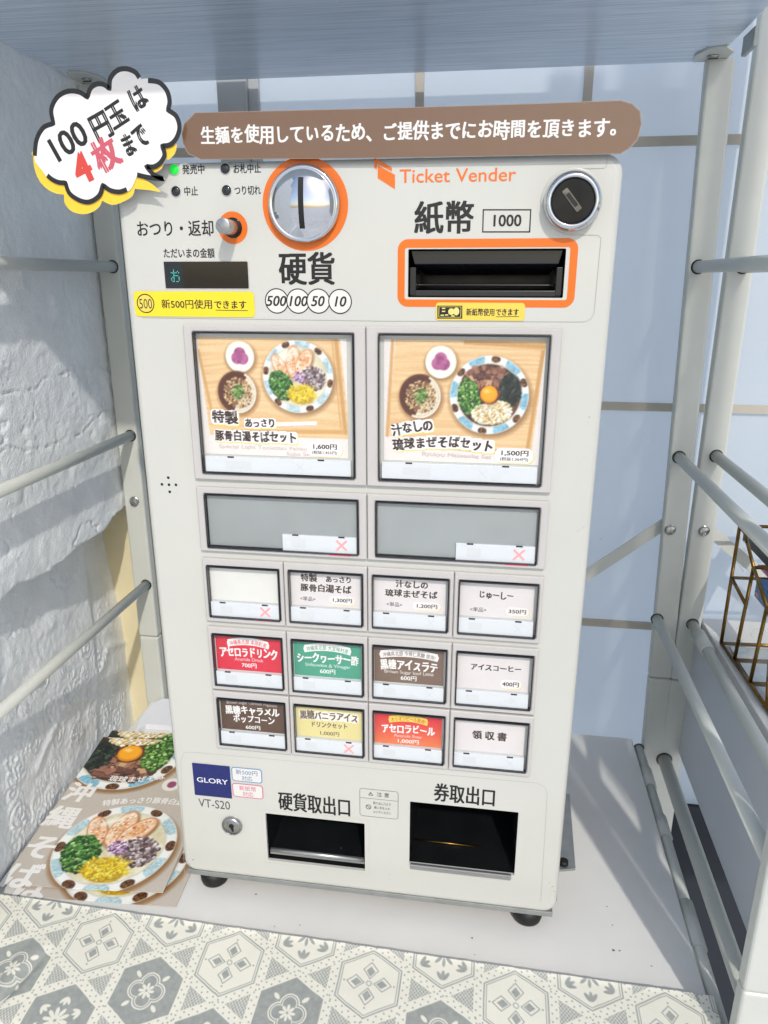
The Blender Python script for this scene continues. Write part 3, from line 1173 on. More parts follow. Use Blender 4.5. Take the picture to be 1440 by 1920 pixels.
# ---- cylinder lock top right
KX, KZ = .1052, .4566
bm = bmesh.new()
plate(bm, circ(KX - .0002, KZ + .0006, .0152, 48), FY - .0012, FY)
obj('lock_washer', bm, M_panel, mach, bevel=.0005)
bm = bmesh.new()
lathe(bm, KX, KZ, [(.0140, FY - .0010), (.0141, FY - .0040), (.0138, FY - .0058), (.0128, FY - .0072), (.0116, FY - .0078), (.0108, FY - .0074), (.0105, FY - .0060)], 64, cap1=False)
lk = obj('cylinder_lock', bm, M_chrome, mach)
bm = bmesh.new()
lathe(bm, KX, KZ, [(.0106, FY - .0050), (.0106, FY - .0060), (.0100, FY - .0064)], 48)
obj('lock_face', bm, M_lockface, lk, smooth=30)
bm = bmesh.new()
ca, sa = math.cos(math.radians(-50)), math.sin(math.radians(-50))
rot = lambda p: (KX - .0006 + p[0] * ca - p[1] * sa, KZ + .0004 + p[0] * sa + p[1] * ca)
plate(bm, [rot(p) for p in rrect(-.0062, .0062, -.0015, .0015, .0005, 3)], FY - .0070, FY - .0062, mi=0)
plate(bm, [rot(p) for p in rrect(-.0038, .0038, -.0010, .0010, .0003, 3)], FY - .0072, FY - .0070, mi=1)
obj('keyhole', bm, [mat('worn_key_insert', (112, 108, 100), .35, metal=.9, var=.3, scale=300), M_black], lk)

# ---- key lock bottom left
KX, KZ = fp(435.7, 1547)
bm = bmesh.new()
lathe(bm, KX, KZ, [(.0074, FY), (.0075, FY - .0012), (.0070, FY - .0022), (.0062, FY - .0026), (.0059, FY - .0022)], 40, cap1=False)
lathe(bm, KX, KZ, [(.0060, FY - .0020), (.0058, FY - .0021)], 40)
lk = obj('key_lock', bm, M_steel, mach, smooth=40)
bm = bmesh.new()
plate(bm, circ(KX, KZ + .0008, .0018, 16), FY - .0025, FY - .0021)
plate(bm, [(KX - .0011, KZ + .0001), (KX + .0006, KZ - .0036), (KX + .0016, KZ - .0034), (KX + .0014, KZ + .0001)], FY - .00252, FY - .0021)
obj('keyhole', bm, M_black, lk)

# ------------------------------------------------------------------ printed food pictures, painted pixel by pixel with numpy


def soften(c, k=1):
    for _ in range(k):
        p = np.pad(c, ((1, 1), (1, 1), (0, 0)), 'edge')
        c = (p[:-2, 1:-1] + p[2:, 1:-1] + p[1:-1, :-2] + p[1:-1, 2:] + 4 * p[1:-1, 1:-1]) / 8
    return c


class Canvas:
    def __init__(s, w, h, res):
        s.nx, s.ny = int(round(w / res)) + 1, int(round(h / res)) + 1
        s.x, s.y = np.meshgrid(np.linspace(0, w, s.nx), np.linspace(0, h, s.ny))   # y up
        s.c = np.zeros((s.ny, s.nx, 3)); s.res = res; s.w, s.h = w, h

    def blend(s, a, rgb):
        a = np.clip(a, 0, 1)[..., None]
        s.c = s.c * (1 - a) + np.asarray(rgb, float) * a

    def ell(s, cx, cy, rx, ry, ang=0.):
        ca, sa = math.cos(ang), math.sin(ang)
        u = (s.x - cx) * ca + (s.y - cy) * sa
        v = -(s.x - cx) * sa + (s.y - cy) * ca
        return (1 - np.hypot(u / rx, v / ry)) * min(rx, ry)

    def disc(s, cx, cy, rx, ry, rgb, ang=0., soft=1.):
        s.blend(s.ell(cx, cy, rx, ry, ang) / (s.res * soft) + .5, rgb)

    def tex(s, mask, c0, c1, scale, seed, o=3):
        n = fbm(s.x * scale, s.y * scale, o, seed)
        n = np.clip((n - .25) / .4, 0, 1)[..., None]
        s.blend(mask, np.asarray(c0, float) * (1 - n) + np.asarray(c1, float) * n)

    def scatter(s, cx, cy, rx, ry, n, r0, r1, cols, seed, ang=0., ecc=.6, inside=None):
        rg = np.random.default_rng(seed)
        for _ in range(n):
            t = rg.uniform(0, 6.283); q = math.sqrt(rg.uniform(0, 1))
            a, b = rx * q * math.cos(t), ry * q * math.sin(t)
            x = cx + a * math.cos(ang) - b * math.sin(ang); y = cy + a * math.sin(ang) + b * math.cos(ang)
            if inside is not None and not inside(x, y):
                continue
            r = rg.uniform(r0, r1)
            c = np.array(cols[rg.integers(len(cols))], float) * rg.uniform(.85, 1.12)
            s._dab(x, y, r, r * rg.uniform(ecc, 1), rg.uniform(0, 3.14), c)

    def _dab(s, x, y, rx, ry, ang, c):
        m = max(rx, ry) + 2 * s.res
        i0, i1 = max(int((x - m) / s.res), 0), min(int((x + m) / s.res) + 2, s.nx)
        j0, j1 = max(int((y - m) / s.res), 0), min(int((y + m) / s.res) + 2, s.ny)
        if i0 >= i1 or j0 >= j1:
            return
        X = s.x[j0:j1, i0:i1] - x; Y_ = s.y[j0:j1, i0:i1] - y
        ca, sa = math.cos(ang), math.sin(ang)
        d = (1 - np.hypot((X * ca + Y_ * sa) / rx, (-X * sa + Y_ * ca) / ry)) * min(rx, ry) / s.res + .5
        a = np.clip(d, 0, 1)[..., None]
        g = 1.0 + .26 * np.clip((Y_ - .6 * X) / (max(rx, ry) + 1e-9), -1, 1)[..., None]
        s.c[j0:j1, i0:i1] = s.c[j0:j1, i0:i1] * (1 - a) + np.clip(c * g, 0, 255) * a

    def block(s, x, y, rx, ry, ang, c):
        """a diced piece: lit top face and darker side face"""
        m = 1.5 * max(rx, ry) + 2 * s.res
        i0, i1 = max(int((x - m) / s.res), 0), min(int((x + m) / s.res) + 2, s.nx)
        j0, j1 = max(int((y - m) / s.res), 0), min(int((y + m) / s.res) + 2, s.ny)
        if i0 >= i1 or j0 >= j1:
            return
        X = s.x[j0:j1, i0:i1] - x; Y_ = s.y[j0:j1, i0:i1] - y
        ca, sa = math.cos(ang), math.sin(ang)
        for off, k in ((-.55, .55), (0, 1.08)):
            yy = Y_ - off * ry
            u, v = X * ca + yy * sa, -X * sa + yy * ca
            d = np.minimum(rx - np.abs(u), ry - np.abs(v)) / s.res + .5
            a = np.clip(d, 0, 1)[..., None]
            n = (.9 + .2 * fbm(s.x[j0:j1, i0:i1] * 900, s.y[j0:j1, i0:i1] * 900, 2, 3))[..., None]
            s.c[j0:j1, i0:i1] = s.c[j0:j1, i0:i1] * (1 - a) + np.clip(c * k * n, 0, 255) * a

    def stroke(s, x0, y0, x1, y1, r, c):
        L = math.hypot(x1 - x0, y1 - y0)
        s._dab((x0 + x1) / 2, (y0 + y1) / 2, L / 2, r, math.atan2(y1 - y0, x1 - x0), np.asarray(c, float))


def bowl_rim(cv, x, y, R, rot=0., dots=6, blue=(184, 213, 220)):
    cv.disc(x + R * .03, y - R * .07, R * 1.04, R * 1.02, (150, 112, 72), soft=9)
    cv.disc(x, y, R, R, (226, 228, 224))
    cv.disc(x, y + R * .015, R * .975, R * .97, (242, 243, 238), soft=3)
    for k in range(dots):
        a = rot + 2 * math.pi * k / dots
        bx, by = x + R * .93 * math.cos(a), y + R * .93 * math.sin(a)
        m = np.minimum(cv.ell(bx, by, R * .17, R * .215, a), cv.ell(x, y, R * .985, R * .985)) / (cv.res * 1.6) + .5
        cv.tex(m * .9, np.array(blue) * .86, np.array(blue) * 1.08, 900, 40 + k, 4)
        a += math.pi / dots
        bx, by = x + R * .92 * math.cos(a), y + R * .92 * math.sin(a)
        m = np.minimum(cv.ell(bx, by, R * .085, R * .115, a), cv.ell(x, y, R * .99, R * .99)) / cv.res + .5
        cv.tex(m, (40, 20, 14), (150, 100, 54), 1200, 60 + k, 3)
    cv.disc(x, y, R * .815, R * .815, (196, 190, 170), soft=6)


def soup_bowl(cv, x, y, R, rot=0., sc=1., ang=0.):
    """clear soba: chicken slices, grated yellow egg, scallion and minced meat"""
    bowl_rim(cv, x, y, R, .35 + rot)
    m = cv.ell(x, y, R * .80, R * .80) / cv.res + .5
    cv.tex(m, (214, 204, 166), (238, 232, 204), 160, 3, 4)
    ca, sa = math.cos(ang), math.sin(ang)
    T = lambda a, b: (x + R * (a * ca - b * sa), y + R * (a * sa + b * ca))
    q = R / .02
    for a, b, rx, ry, an in ((-.50, .28, .16, .36, .55), (-.12, .42, .19, .42, -.05), (.18, .40, .19, .38, -.5)):
        px, py = T(a, b)
        cv.disc(px + R * .03, py - R * .04, R * rx * 1.1, R * ry * 1.06, (150, 120, 84), an + ang, soft=4)
        cv.disc(px, py, R * rx * 1.06, R * ry * 1.04, (206, 128, 82), an + ang)
        cv.tex(cv.ell(px, py, R * rx * .96, R * ry * .96, an + ang) / (cv.res * 2) + .5, (232, 186, 142), (250, 226, 200), 420, 5, 4)
        cv.tex(cv.ell(px, py, R * rx * .55, R * ry * .5, an + ang) / cv.res * .35, (220, 146, 92), (246, 204, 158), 700, 8)
        cv.scatter(px, py, R * rx * .8, R * ry * .85, 40, R * .012, R * .03, ((196, 120, 74), (250, 232, 210), (226, 160, 112)), int(a * 100) + 300, an + ang)
    px, py = T(-.48, -.25)
    cv.disc(px, py, R * .30, R * .42, (26, 50, 22), .5 + ang, soft=3)
    cv.scatter(px, py, R * .31, R * .43, int(420), R * .018, R * .048, ((44, 96, 36), (70, 130, 48), (96, 152, 66), (22, 54, 22), (150, 190, 116), (30, 70, 28)), 6, .5 + ang)
    px, py = T(.42, -.04)
    cv.disc(px, py, R * .33, R * .29, (92, 76, 76), -.3 + ang, soft=3)
    cv.scatter(px, py, R * .35, R * .31, 420, R * .018, R * .05, ((150, 130, 132), (190, 176, 174), (104, 84, 90), (224, 216, 214), (72, 56, 60), (136, 112, 112)), 7, -.3 + ang)
    px, py = T(.05, .0)
    cv.scatter(px, py, R * .17, R * .14, 130, R * .012, R * .034, ((150, 90, 150), (196, 154, 196), (110, 52, 116), (232, 220, 232)), 8)
    px, py = T(.08, -.50)
    cv.disc(px, py, R * .37, R * .25, (186, 146, 30), -.1 + ang, soft=3)
    rg = np.random.default_rng(4)
    for _ in range(420):
        t = rg.uniform(0, 6.28); q = math.sqrt(rg.uniform(0, 1))
        a_, b_2 = px + R * .37 * q * math.cos(t), py + R * .25 * q * math.sin(t)
        an = rg.uniform(0, 3.14); L = R * rg.uniform(.05, .14)
        c = np.array(((250, 226, 60), (236, 202, 40), (255, 240, 120), (196, 152, 22), (222, 184, 34))[rg.integers(5)], float) * rg.uniform(.88, 1.05)
        cv.stroke(a_, b_2, a_ + L * math.cos(an), b_2 + L * math.sin(an), R * .010, c)
    cv.disc(x - R * .3, y + R * .58, R * .2, R * .05, (250, 248, 236), .5, soft=10)


def maze_bowl(cv, x, y, R, rot=0., ang=0.):
    """dry mixed soba: braised pork, seaweed, scallion, tempura crumbs and an egg yolk"""
    bowl_rim(cv, x, y, R, .9 + rot, blue=(136, 190, 212))
    cv.tex(cv.ell(x, y, R * .79, R * .79) / cv.res + .5, (44, 26, 20), (104, 66, 48), 500, 3, 4)
    ca, sa = math.cos(ang), math.sin(ang)
    T = lambda a, b: (x + R * (a * ca - b * sa), y + R * (a * sa + b * ca))
    ins = lambda px, py: math.hypot(px - x, py - y) < R * .78
    px, py = T(-.08, .46)
    rg = np.random.default_rng(16)
    for _ in range(85):
        t = rg.uniform(0, 6.28); q = math.sqrt(rg.uniform(0, 1))
        a_, b_2 = R * .6 * q * math.cos(t), R * .30 * q * math.sin(t)
        u_, v_ = px + a_ * ca - b_2 * sa, py + a_ * sa + b_2 * ca
        if not ins(u_, v_):
            continue
        c = np.array(((126, 84, 70), (150, 104, 84), (98, 62, 52), (196, 156, 120), (166, 116, 92))[rg.integers(5)], float)
        r = R * rg.uniform(.05, .085); an = rg.uniform(0, 3.14)
        cv.block(u_, v_, r, r * rg.uniform(.65, 1), an, c)
    px, py = T(.54, .16)
    cv.disc(px, py, R * .26, R * .38, (12, 18, 16), ang, soft=3)
    cv.scatter(px, py, R * .28, R * .40, 260, R * .02, R * .07, ((28, 38, 32), (44, 58, 46), (14, 20, 18), (74, 88, 70), (30, 42, 32), (8, 12, 12)), 17, ang, .35, ins)
    px, py = T(-.50, -.05)
    cv.disc(px, py, R * .26, R * .44, (24, 48, 18), .2 + ang, soft=3)
    cv.scatter(px, py, R * .28, R * .46, 430, R * .016, R * .045, ((52, 104, 38), (84, 146, 50), (30, 64, 24), (118, 170, 72), (166, 204, 118), (40, 84, 30)), 18, .2 + ang, .6, ins)
    px, py = T(.10, -.44)
    cv.disc(px, py, R * .50, R * .28, (170, 138, 88), .15 + ang, soft=3)
    cv.scatter(px, py, R * .52, R * .30, 420, R * .018, R * .045, ((236, 218, 172), (248, 238, 208), (206, 178, 124), (252, 248, 232), (222, 198, 146)), 19, .15 + ang, .7, ins)
    px, py = T(.0, .03)
    cv.scatter(px, py, R * .28, R * .24, 110, R * .012, R * .04, ((150, 60, 64), (176, 96, 80), (96, 48, 40), (60, 30, 26)), 20)
    cv.disc(px + R * .02, py - R * .03, R * .235, R * .225, (90, 46, 14), soft=4)
    cv.disc(px, py, R * .22, R * .22, (222, 138, 18))
    cv.disc(px - R * .01, py + R * .02, R * .19, R * .185, (248, 172, 34), soft=4)
    cv.disc(px - R * .06, py + R * .08, R * .07, R * .045, (254, 214, 120), soft=4)


def small_bowls(cv, w, h, mirror=0.):
    x, y, r = w * (.285 + mirror * .075), h * (.845 - mirror * .02), w * .098
    cv.disc(x + r * .06, y - r * .12, r * 1.08, r * 1.08, (160, 116, 70), soft=8)
    cv.disc(x, y - r * .06, r * 1.04, r * 1.07, (150, 120, 76))
    cv.disc(x, y, r, r * 1.04, (236, 230, 214))
    cv.disc(x, y, r * .92, r * .95, (240, 236, 226))
    for a in (1.6, 3.6, 5.7):
        cv.tex(cv.ell(x + r * .22 * math.cos(a), y + r * .22 * math.sin(a), r * .40, r * .40) / cv.res + .5, (150, 70, 118), (190, 112, 158), 500, 31)
    x, y, r = w * (.252 - mirror * .02), h * (.545 + mirror * .0), w * .133
    cv.disc(x + r * .05, y - r * .09, r * 1.06, r * 1.1, (150, 106, 62), soft=8)
    cv.disc(x, y, r, r * 1.06, (96, 54, 34))
    m = np.minimum(cv.ell(x, y, r, r * 1.06), (cv.x - x) * .8 - (cv.y - y) * .35 - r * .02) / cv.res + .5
    cv.blend(m, (236, 228, 208))
    cv.disc(x, y, r * .90, r * .95, (84, 44, 30))
    cv.blend(np.minimum(cv.ell(x, y, r * .90, r * .95), (cv.x - x) * .8 - (cv.y - y) * .35 - r * .15) / cv.res + .5, (228, 218, 194))
    cv.scatter(x + r * .04, y - r * .03, r * .74, r * .78, 620, r * .02, r * .06, ((200, 168, 116), (168, 130, 84), (224, 200, 152), (126, 84, 54), (90, 60, 44), (210, 180, 130)), 25, 0, .5)
    cv.scatter(x + r * .08, y, r * .30, r * .34, 70, r * .04, r * .09, ((84, 122, 50), (120, 152, 78), (58, 92, 36), (160, 180, 110)), 26)


def wood(cv, mask, seed, ang=0.):
    g = fbm(cv.x * 30 + 5, cv.y * 900 + 6 * fbm(cv.x * 30, cv.y * 30, 2, seed), 4, seed)
    n = np.clip((g - .25) / .45, 0, 1)[..., None]
    cv.blend(mask, np.array((224, 184, 132.)) * (1 - n) + np.array((238, 206, 158.)) * n)


def food_card(kind, w, h, res=.00042):
    cv = Canvas(w, h, res)
    cv.c[:] = (234, 228, 222)
    if kind == 0:
        a, b_, c_, d_ = (.0, .02, .96, .05), 0, 0, 0
        wm = np.minimum.reduce([cv.x / w - .0 - .10 * (1 - cv.y / h) * .5, .985 - .055 * 0 - cv.x / w + .07 * (.6 - cv.y / h), (cv.y / h) - (.17 + .05 * (.5 - cv.x / w) * 0)]) * w / res + .5
    else:
        wm = np.minimum.reduce([cv.x / w - .045 + .06 * (.55 - cv.y / h), 1.0 - cv.x / w - .055 * (1 - cv.y / h), (cv.y / h) - (.215 - .11 * cv.x / w)]) * w / res + .5
    wood(cv, wm, 50 + kind)
    # tray edge boards
    def board(x0, y0, x1, y1, wd, rgb):
        dx, dy = (x1 - x0) * w, (y1 - y0) * h
        L = math.hypot(dx, dy)
        t_ = ((cv.x - x0 * w) * dx + (cv.y - y0 * h) * dy) / L
        d_ = np.abs(-(cv.x - x0 * w) * dy + (cv.y - y0 * h) * dx) / L
        cv.blend(np.minimum.reduce([wd - d_, t_, L - t_]) / res + .5, rgb)
    if kind == 0:
        board(.93, 1.0, .985, .21, .0011, (206, 160, 100)); board(.905, 1.0, .955, .25, .0005, (214, 172, 116))
        board(.0, .9, .075, .30, .0009, (214, 168, 110)); board(.2, .205, .985, .23, .0012, (214, 166, 104))
        soup_bowl(cv, w * .672, h * .685, w * .237)
        small_bowls(cv, w, h)
        board(.50, .275, .79, .295, .0013, (250, 250, 248))
        board(.50, .26, .79, .28, .0003, (206, 190, 170))
    else:
        board(.02, .20, .055, 1.0, .0009, (214, 168, 110)); board(.985, .93, .925, .13, .0010, (206, 158, 98))
        board(.5, .985, 1.0, .955, .0012, (206, 160, 100)); board(.28, .145, .84, .095, .0015, (212, 164, 104))
        maze_bowl(cv, w * .668, h * .565, w * .247)
        small_bowls(cv, w, h, 1.)
    cv.c = soften(cv.c)
    n = RNG.normal(0, 3.0, cv.c.shape[:2])[..., None]
    return np.clip(cv.c + n, 0, 255)


# ------------------------------------------------------------------ menu buttons
BR = (58, 38, 26)
PALE = (224, 219, 217)
PILL = (236, 233, 230)
PINK = (214, 196, 190)


def price(s, T, W, H, u, v, w, h, body, ink=BR):
    x, y = T(u, v)
    s.poly(rrect(x - W * w * .62 + W * .012, x + W * w * .62 + W * .012, y - H * h * .95 - H * .02, y + H * h * .95 - H * .02, min(H * h * .93, W * w * .5)), (236, 220, 140))
    s.poly(rrect(x - W * w * .62, x + W * w * .62, y - H * h * .95, y + H * h * .95, min(H * h * .93, W * w * .5)), PILL)
    s.text(body, x, y, H * h, ink, width=W * w, bold=.03)


def menu_button(x0, x1, z0, z1, op, card, strip, draw, bg, picture=None, led=False, half=False, blank=False):
    btn = None
    # bezel with its opening
    bm = bmesh.new()
    ox0, ox1, oz0, oz1 = op
    outer = rrect(x0 + .00025, x1 - .00025, z0, z1, .0004, 2)
    inner = rrect(ox0, ox1, oz0, oz1, .0005, 2)
    n = len(outer)
    rows = []
    for lp, y in ((outer, FY), (outer, .0006), ([(p[0] + .0006 * (1 if p[0] < (x0 + x1) / 2 else -1), p[1] + .0006 * (1 if p[1] < (z0 + z1) / 2 else -1)) for p in outer], .0),
                  ([(p[0] + .0006 * (-1 if p[0] < (x0 + x1) / 2 else 1), p[1] + .0006 * (-1 if p[1] < (z0 + z1) / 2 else 1)) for p in inner], .0),
                  (inner, .0005), (inner, .0075)):
        rows.append([bm.verts.new((p[0], y, p[1])) for p in lp])
    for a, b in zip(rows, rows[1:]):
        for k in range(n):
            bm.faces.new((a[k], b[k], b[(k + 1) % n], a[(k + 1) % n]))
    btn = obj('menu_button', bm, M_bezel, mach)
    bm = bmesh.new()
    for a in ((ox0 + .0002, ox1 - .0002, .0066, .0072, oz0 + .0002, oz1 - .0002),):
        box(bm, *a)
    obj('recess', bm, M_dark, btn)
    W, H = card[1] - card[0], card[3] - card[2]
    T = lambda u, v: (card[0] + u * W, card[2] + v * H)
    if not half:
        s = Print()
        if picture is None:
            s.poly([(card[0], card[2]), (card[1], card[2]), (card[1], card[3]), (card[0], card[3])], bg)
        if draw:
            draw(s, T, W, H)
        if picture is not None:
            C = linarr(picture)
            ny, nx = C.shape[:2]
            u, v = np.meshgrid(np.linspace(card[0], card[1], nx), np.linspace(card[2], card[3], ny))
            me = grid_mesh(np.stack([u, np.full_like(u, .0027), v], -1), C)
            c = link('picture_card', me, M_card, btn)
            s.build('card_lettering', M_card, c, on_front(.0026))
        else:
            s.build('card', M_card, btn, on_front(.0027))
        bm = bmesh.new()
        box(bm, card[0] + .0001, card[1] - .0001, .0029, .0034, card[2] + .0001, card[3] - .0001)
        obj('card_backing', bm, M_strip, btn)
    else:
        bm = bmesh.new()
        box(bm, ox0 + .0014, ox1 - .0014, .0016, .0030, oz0 + .0016, oz1 - .0014)
        obj('frosted_plate', bm, mat('frosted_grey', (152, 158, 157), .38, var=.10, scale=16), btn)
    # white strip under the card
    sx0, sx1, sz0, sz1 = strip
    bm = bmesh.new()
    box(bm, sx0, sx1, .0004, .0040, sz0, sz1)
    st = obj('label_strip', bm, M_strip, btn, bevel=.0003)
    s = Print()
    lx = .30
    s.poly(rrect(sx0 + (sx1 - sx0) * .14, sx0 + (sx1 - sx0) * .32, sz0 + .0026, sz1 - .0026, .0003), (216, 220, 221))
    xc = sx0 + (sx1 - sx0) * (.80 if (sx1 - sx0) < .06 else .655); zc = (sz0 + sz1) / 2
    if not led:
        for d in (1, -1):
            s.line([(xc - .0022, zc - .0022 * d), (xc + .0022, zc + .0022 * d)], .00022, (206, 210, 212))
    for k in (.18, .80):
        xx = sx0 + (sx1 - sx0) * k
        bm = bmesh.new()
        box(bm, xx - .0019, xx + .0019, .0001, .0006, sz1 - .0005, sz1 + .0003)
        obj('clip_notch', bm, M_edge, st)
    s.build('strip_mark', M_card, st, on_front(.0003))
    if led:
        bm = bmesh.new()
        for d, yy in ((1, .00012), (-1, .00020)):
            c_, s_ = .7071 * .0040, .7071 * .00055 * d
            dx, dz = .0031, .0031 * d
            w_ = .00042
            plate(bm, [(xc - dx - w_, zc - dz + w_ * d), (xc - dx + w_, zc - dz - w_ * d), (xc + dx + w_, zc + dz - w_ * d), (xc + dx - w_, zc + dz + w_ * d)], yy, .0003)
        obj('sold_out_lamp', bm, M_red, st)
        bm = bmesh.new()
        box(bm, xc - .0075, xc + .0055, -.0004, .0035, sz0 - .0011, sz0 - .0002)
        obj('led_spill', bm, M_redbar, st)  # glowing bar stands in for red light spilling below the lamp
    # clear cap: rim of clear walls, their shaded look put into the colour; transparent face
    bm = bmesh.new()
    e = .0003
    a0 = [(ox0 + e, oz0 + e), (ox1 - e, oz0 + e), (ox1 - e, oz1 - e), (ox0 + e, oz1 - e)]
    w_ = .00055
    a1 = [(ox0 + e + w_, oz0 + e + w_), (ox1 - e - w_, oz0 + e + w_), (ox1 - e - w_, oz1 - e - w_), (ox0 + e + w_, oz1 - e - w_)]
    F0 = [bm.verts.new((p[0], -.0013, p[1])) for p in a0]
    F1 = [bm.verts.new((p[0], -.0013, p[1])) for p in a1]
    B0 = [bm.verts.new((p[0], .0060, p[1])) for p in a0]
    B1 = [bm.verts.new((p[0], .0060, p[1])) for p in a1]
    for k in range(4):
        j = (k + 1) % 4
        bm.faces.new((F0[k], F0[j], F1[j], F1[k])); bm.faces.new((F0[k], B0[k], B0[j], F0[j])); bm.faces.new((F1[k], F1[j], B1[j], B1[k]))
        bm.faces.new((B0[k], B1[k], B1[j], B0[j]))
    cap = obj('clear_cap', bm, M_edge, btn, bevel=.0002)
    bm = bmesh.new()
    me = bpy.data.meshes.new('cap_window')
    me.from_pydata([(q_[0], -.0011, q_[1]) for q_ in a1], [], [(0, 1, 2, 3)])
    link('cap_window', me, M_clear, cap)
    return btn


def big_text(kind):
    halo = [((236, 222, 120), .05, -.10, 1.0), ((242, 240, 237), 0, 0, 1.0)]

    def d0(s, T, W, H):
        x, y = T(.155, .330); s.text('特製', x, y, H * .105, BR, width=W * .185, bold=.05, jit=1, halo=halo, ang=.0)
        x, y = T(.40, .285); s.text('あっさり', x, y, H * .072, BR, width=W * .215, bold=.05, jit=1, halo=halo)
        x, y = T(.365, .165); s.text('豚骨白湯そばセット', x, y, H * .088, BR, width=W * .575, bold=.05, jit=1, halo=halo)
        x, y = T(.41, .072); s.text('Special Light Tonkotsu Paitan', x, y, H * .030, PINK, width=W * .62, bold=.04, latin=True, jit=1)
        x, y = T(.665, .018); s.text('Soba Set', x, y + H * .006, H * .030, PINK, width=W * .18, bold=.04, latin=True, jit=1)
        x, y = T(.84, .075)
        s.poly(rrect(x - W * .118, x + W * .124, y - H * .070, y + H * .056, H * .055), (236, 222, 130))
        s.poly(rrect(x - W * .122, x + W * .120, y - H * .064, y + H * .062, H * .055), (242, 240, 237))
        s.text('1,600円', x, y + H * .022, H * .046, BR, width=W * .175, bold=.04)
        s.text('(税抜1,455円)', x, y - H * .030, H * .028, BR, width=W * .175, bold=.02)

    def d1(s, T, W, H):
        x, y = T(.185, .285); s.text('汁なしの', x, y, H * .088, BR, width=W * .27, bold=.05, jit=1, halo=halo, ang=.17)
        x, y = T(.385, .170); s.text('琉球まぜそばセット', x, y, H * .092, BR, width=W * .655, bold=.05, jit=1, halo=halo, ang=.015, arc=H * .035)
        x, y = T(.475, .062); s.text('Ryukyu Mazesoba Set', x, y, H * .032, PINK, width=W * .45, bold=.04, latin=True, jit=1, ang=-.02)
        x, y = T(.845, .075)
        s.poly(rrect(x - W * .118, x + W * .126, y - H * .072, y + H * .056, H * .055), (236, 222, 130))
        s.poly(rrect(x - W * .124, x + W * .120, y - H * .064, y + H * .064, H * .055), (242, 240, 237))
        s.text('1,500円', x, y + H * .022, H * .046, BR, width=W * .185, bold=.04)
        s.text('(税抜1,364円)', x, y - H * .030, H * .028, BR, width=W * .18, bold=.02)
    return d0 if kind == 0 else d1


mm = .001
for k_ in (0, 1):
    c_ = (-97.9, -11.2, 320.2, 388.0) if k_ == 0 else (9.8, 97.2, 320.2, 388.2)
    o_ = (-99.6, -6.6, 308.6, 391.3) if k_ == 0 else (6.8, 99.4, 308.4, 391.3)
    s_ = (-97.4, -9.3, 309.8, 319.3) if k_ == 0 else (8.7, 96.8, 309.8, 319.5)
    x_ = (-105.2, 0.) if k_ == 0 else (0., 105.2)
    c_, o_, s_ = [tuple(q * mm for q in r_) for r_ in (c_, o_, s_)]
    menu_button(x_[0] * mm, x_[1] * mm, .3048, .3950, o_, c_, s_, big_text(k_), PALE,
                picture=food_card(k_, c_[1] - c_[0], c_[3] - c_[2]))
for k_ in (0, 1):
    x_ = (-105., 0.) if k_ == 0 else (0., 105.)
    o_ = (x_[0] + 4.9, x_[1] - 5.0, 261.2, 296.0)
    s_ = (x_[1] - 52.2, x_[1] - 6.4, 261.7, 272.3)
    o_, s_ = [tuple(q * mm for q in r_) for r_ in (o_, s_)]
    menu_button(x_[0] * mm, x_[1] * mm, .2587, .3000, o_, (o_[0], o_[1], o_[2], o_[3]), s_, None, PALE, led=True, half=True)


def hand(lines, pr_=None, tan=None):
    """hand-lettered plain card: lines = [(text, u, v, width, height)]"""
    def d(s, T, W, H):
        for body, u, v, w, h in lines:
            x, y = T(u, v)
            s.text(body, x, y, H * h, BR, width=W * w, bold=.042, jit=.9)
        if tan:
            x, y = T(tan[0], tan[1])
            s.text('<単品>', x, y, H * .125, BR, width=W * .23, bold=.01)
        if pr_:
            price(s, T, W, H, *pr_)
    return d


WH = (242, 240, 236)


def colour(bg, pill, main, eng, yen, pill_rgb=WH, pill_ink=None, ink=WH, eng_rgb=None, two=None, halo=None):
    pill_ink = pill_ink or bg
    eng_rgb = eng_rgb or tuple(int(a * .35 + b * .65) for a, b in zip(bg, WH))

    def d(s, T, W, H):
        if pill:
            x, y = T(.5, .835)
            n = 14
            wv = W * pill[1] / 2
            top = [(x + wv * (2 * i / n - 1), y + H * .115 - H * .08 * (2 * i / n - 1) ** 2) for i in range(n + 1)]
            bot = [(x + wv * (2 * i / n - 1), y - H * .095 - H * .08 * (2 * i / n - 1) ** 2) for i in range(n + 1)][::-1]
            s.poly(top + [(x + wv * 1.05, y - H * .07)] + bot + [(x - wv * 1.05, y - H * .07)], pill_rgb)
            s.text(pill[0], x, y - H * .01, H * .125, pill_ink, width=wv * 1.86, bold=.01, arc=H * .075)
        x, y = T(.5, main[1])
        s.text(main[0], x, y, H * main[3], ink, width=W * main[2], bold=.04, jit=1, halo=halo, arc=H * .03)
        if two:
            x, y = T(*two[1:3])
            s.text(two[0], x, y, H * two[4], ink, width=W * two[3], bold=.03, jit=1)
        if eng:
            x, y = T(.5, eng[1])
            s.text(eng[0], x, y, H * .088, eng_rgb, width=W * eng[2], bold=.04, latin=True, jit=1, arc=H * (.03 if eng[1] > .5 else 0))
        x, y = T(.5, yen[1])
        s.text(yen[0], x, y, H * .135, ink, width=W * yen[2], bold=.02)
    return d


RED, GRN, BRN, DBR, YEL = (216, 46, 66), (74, 158, 130), (122, 100, 84), (92, 68, 52), (226, 214, 148)


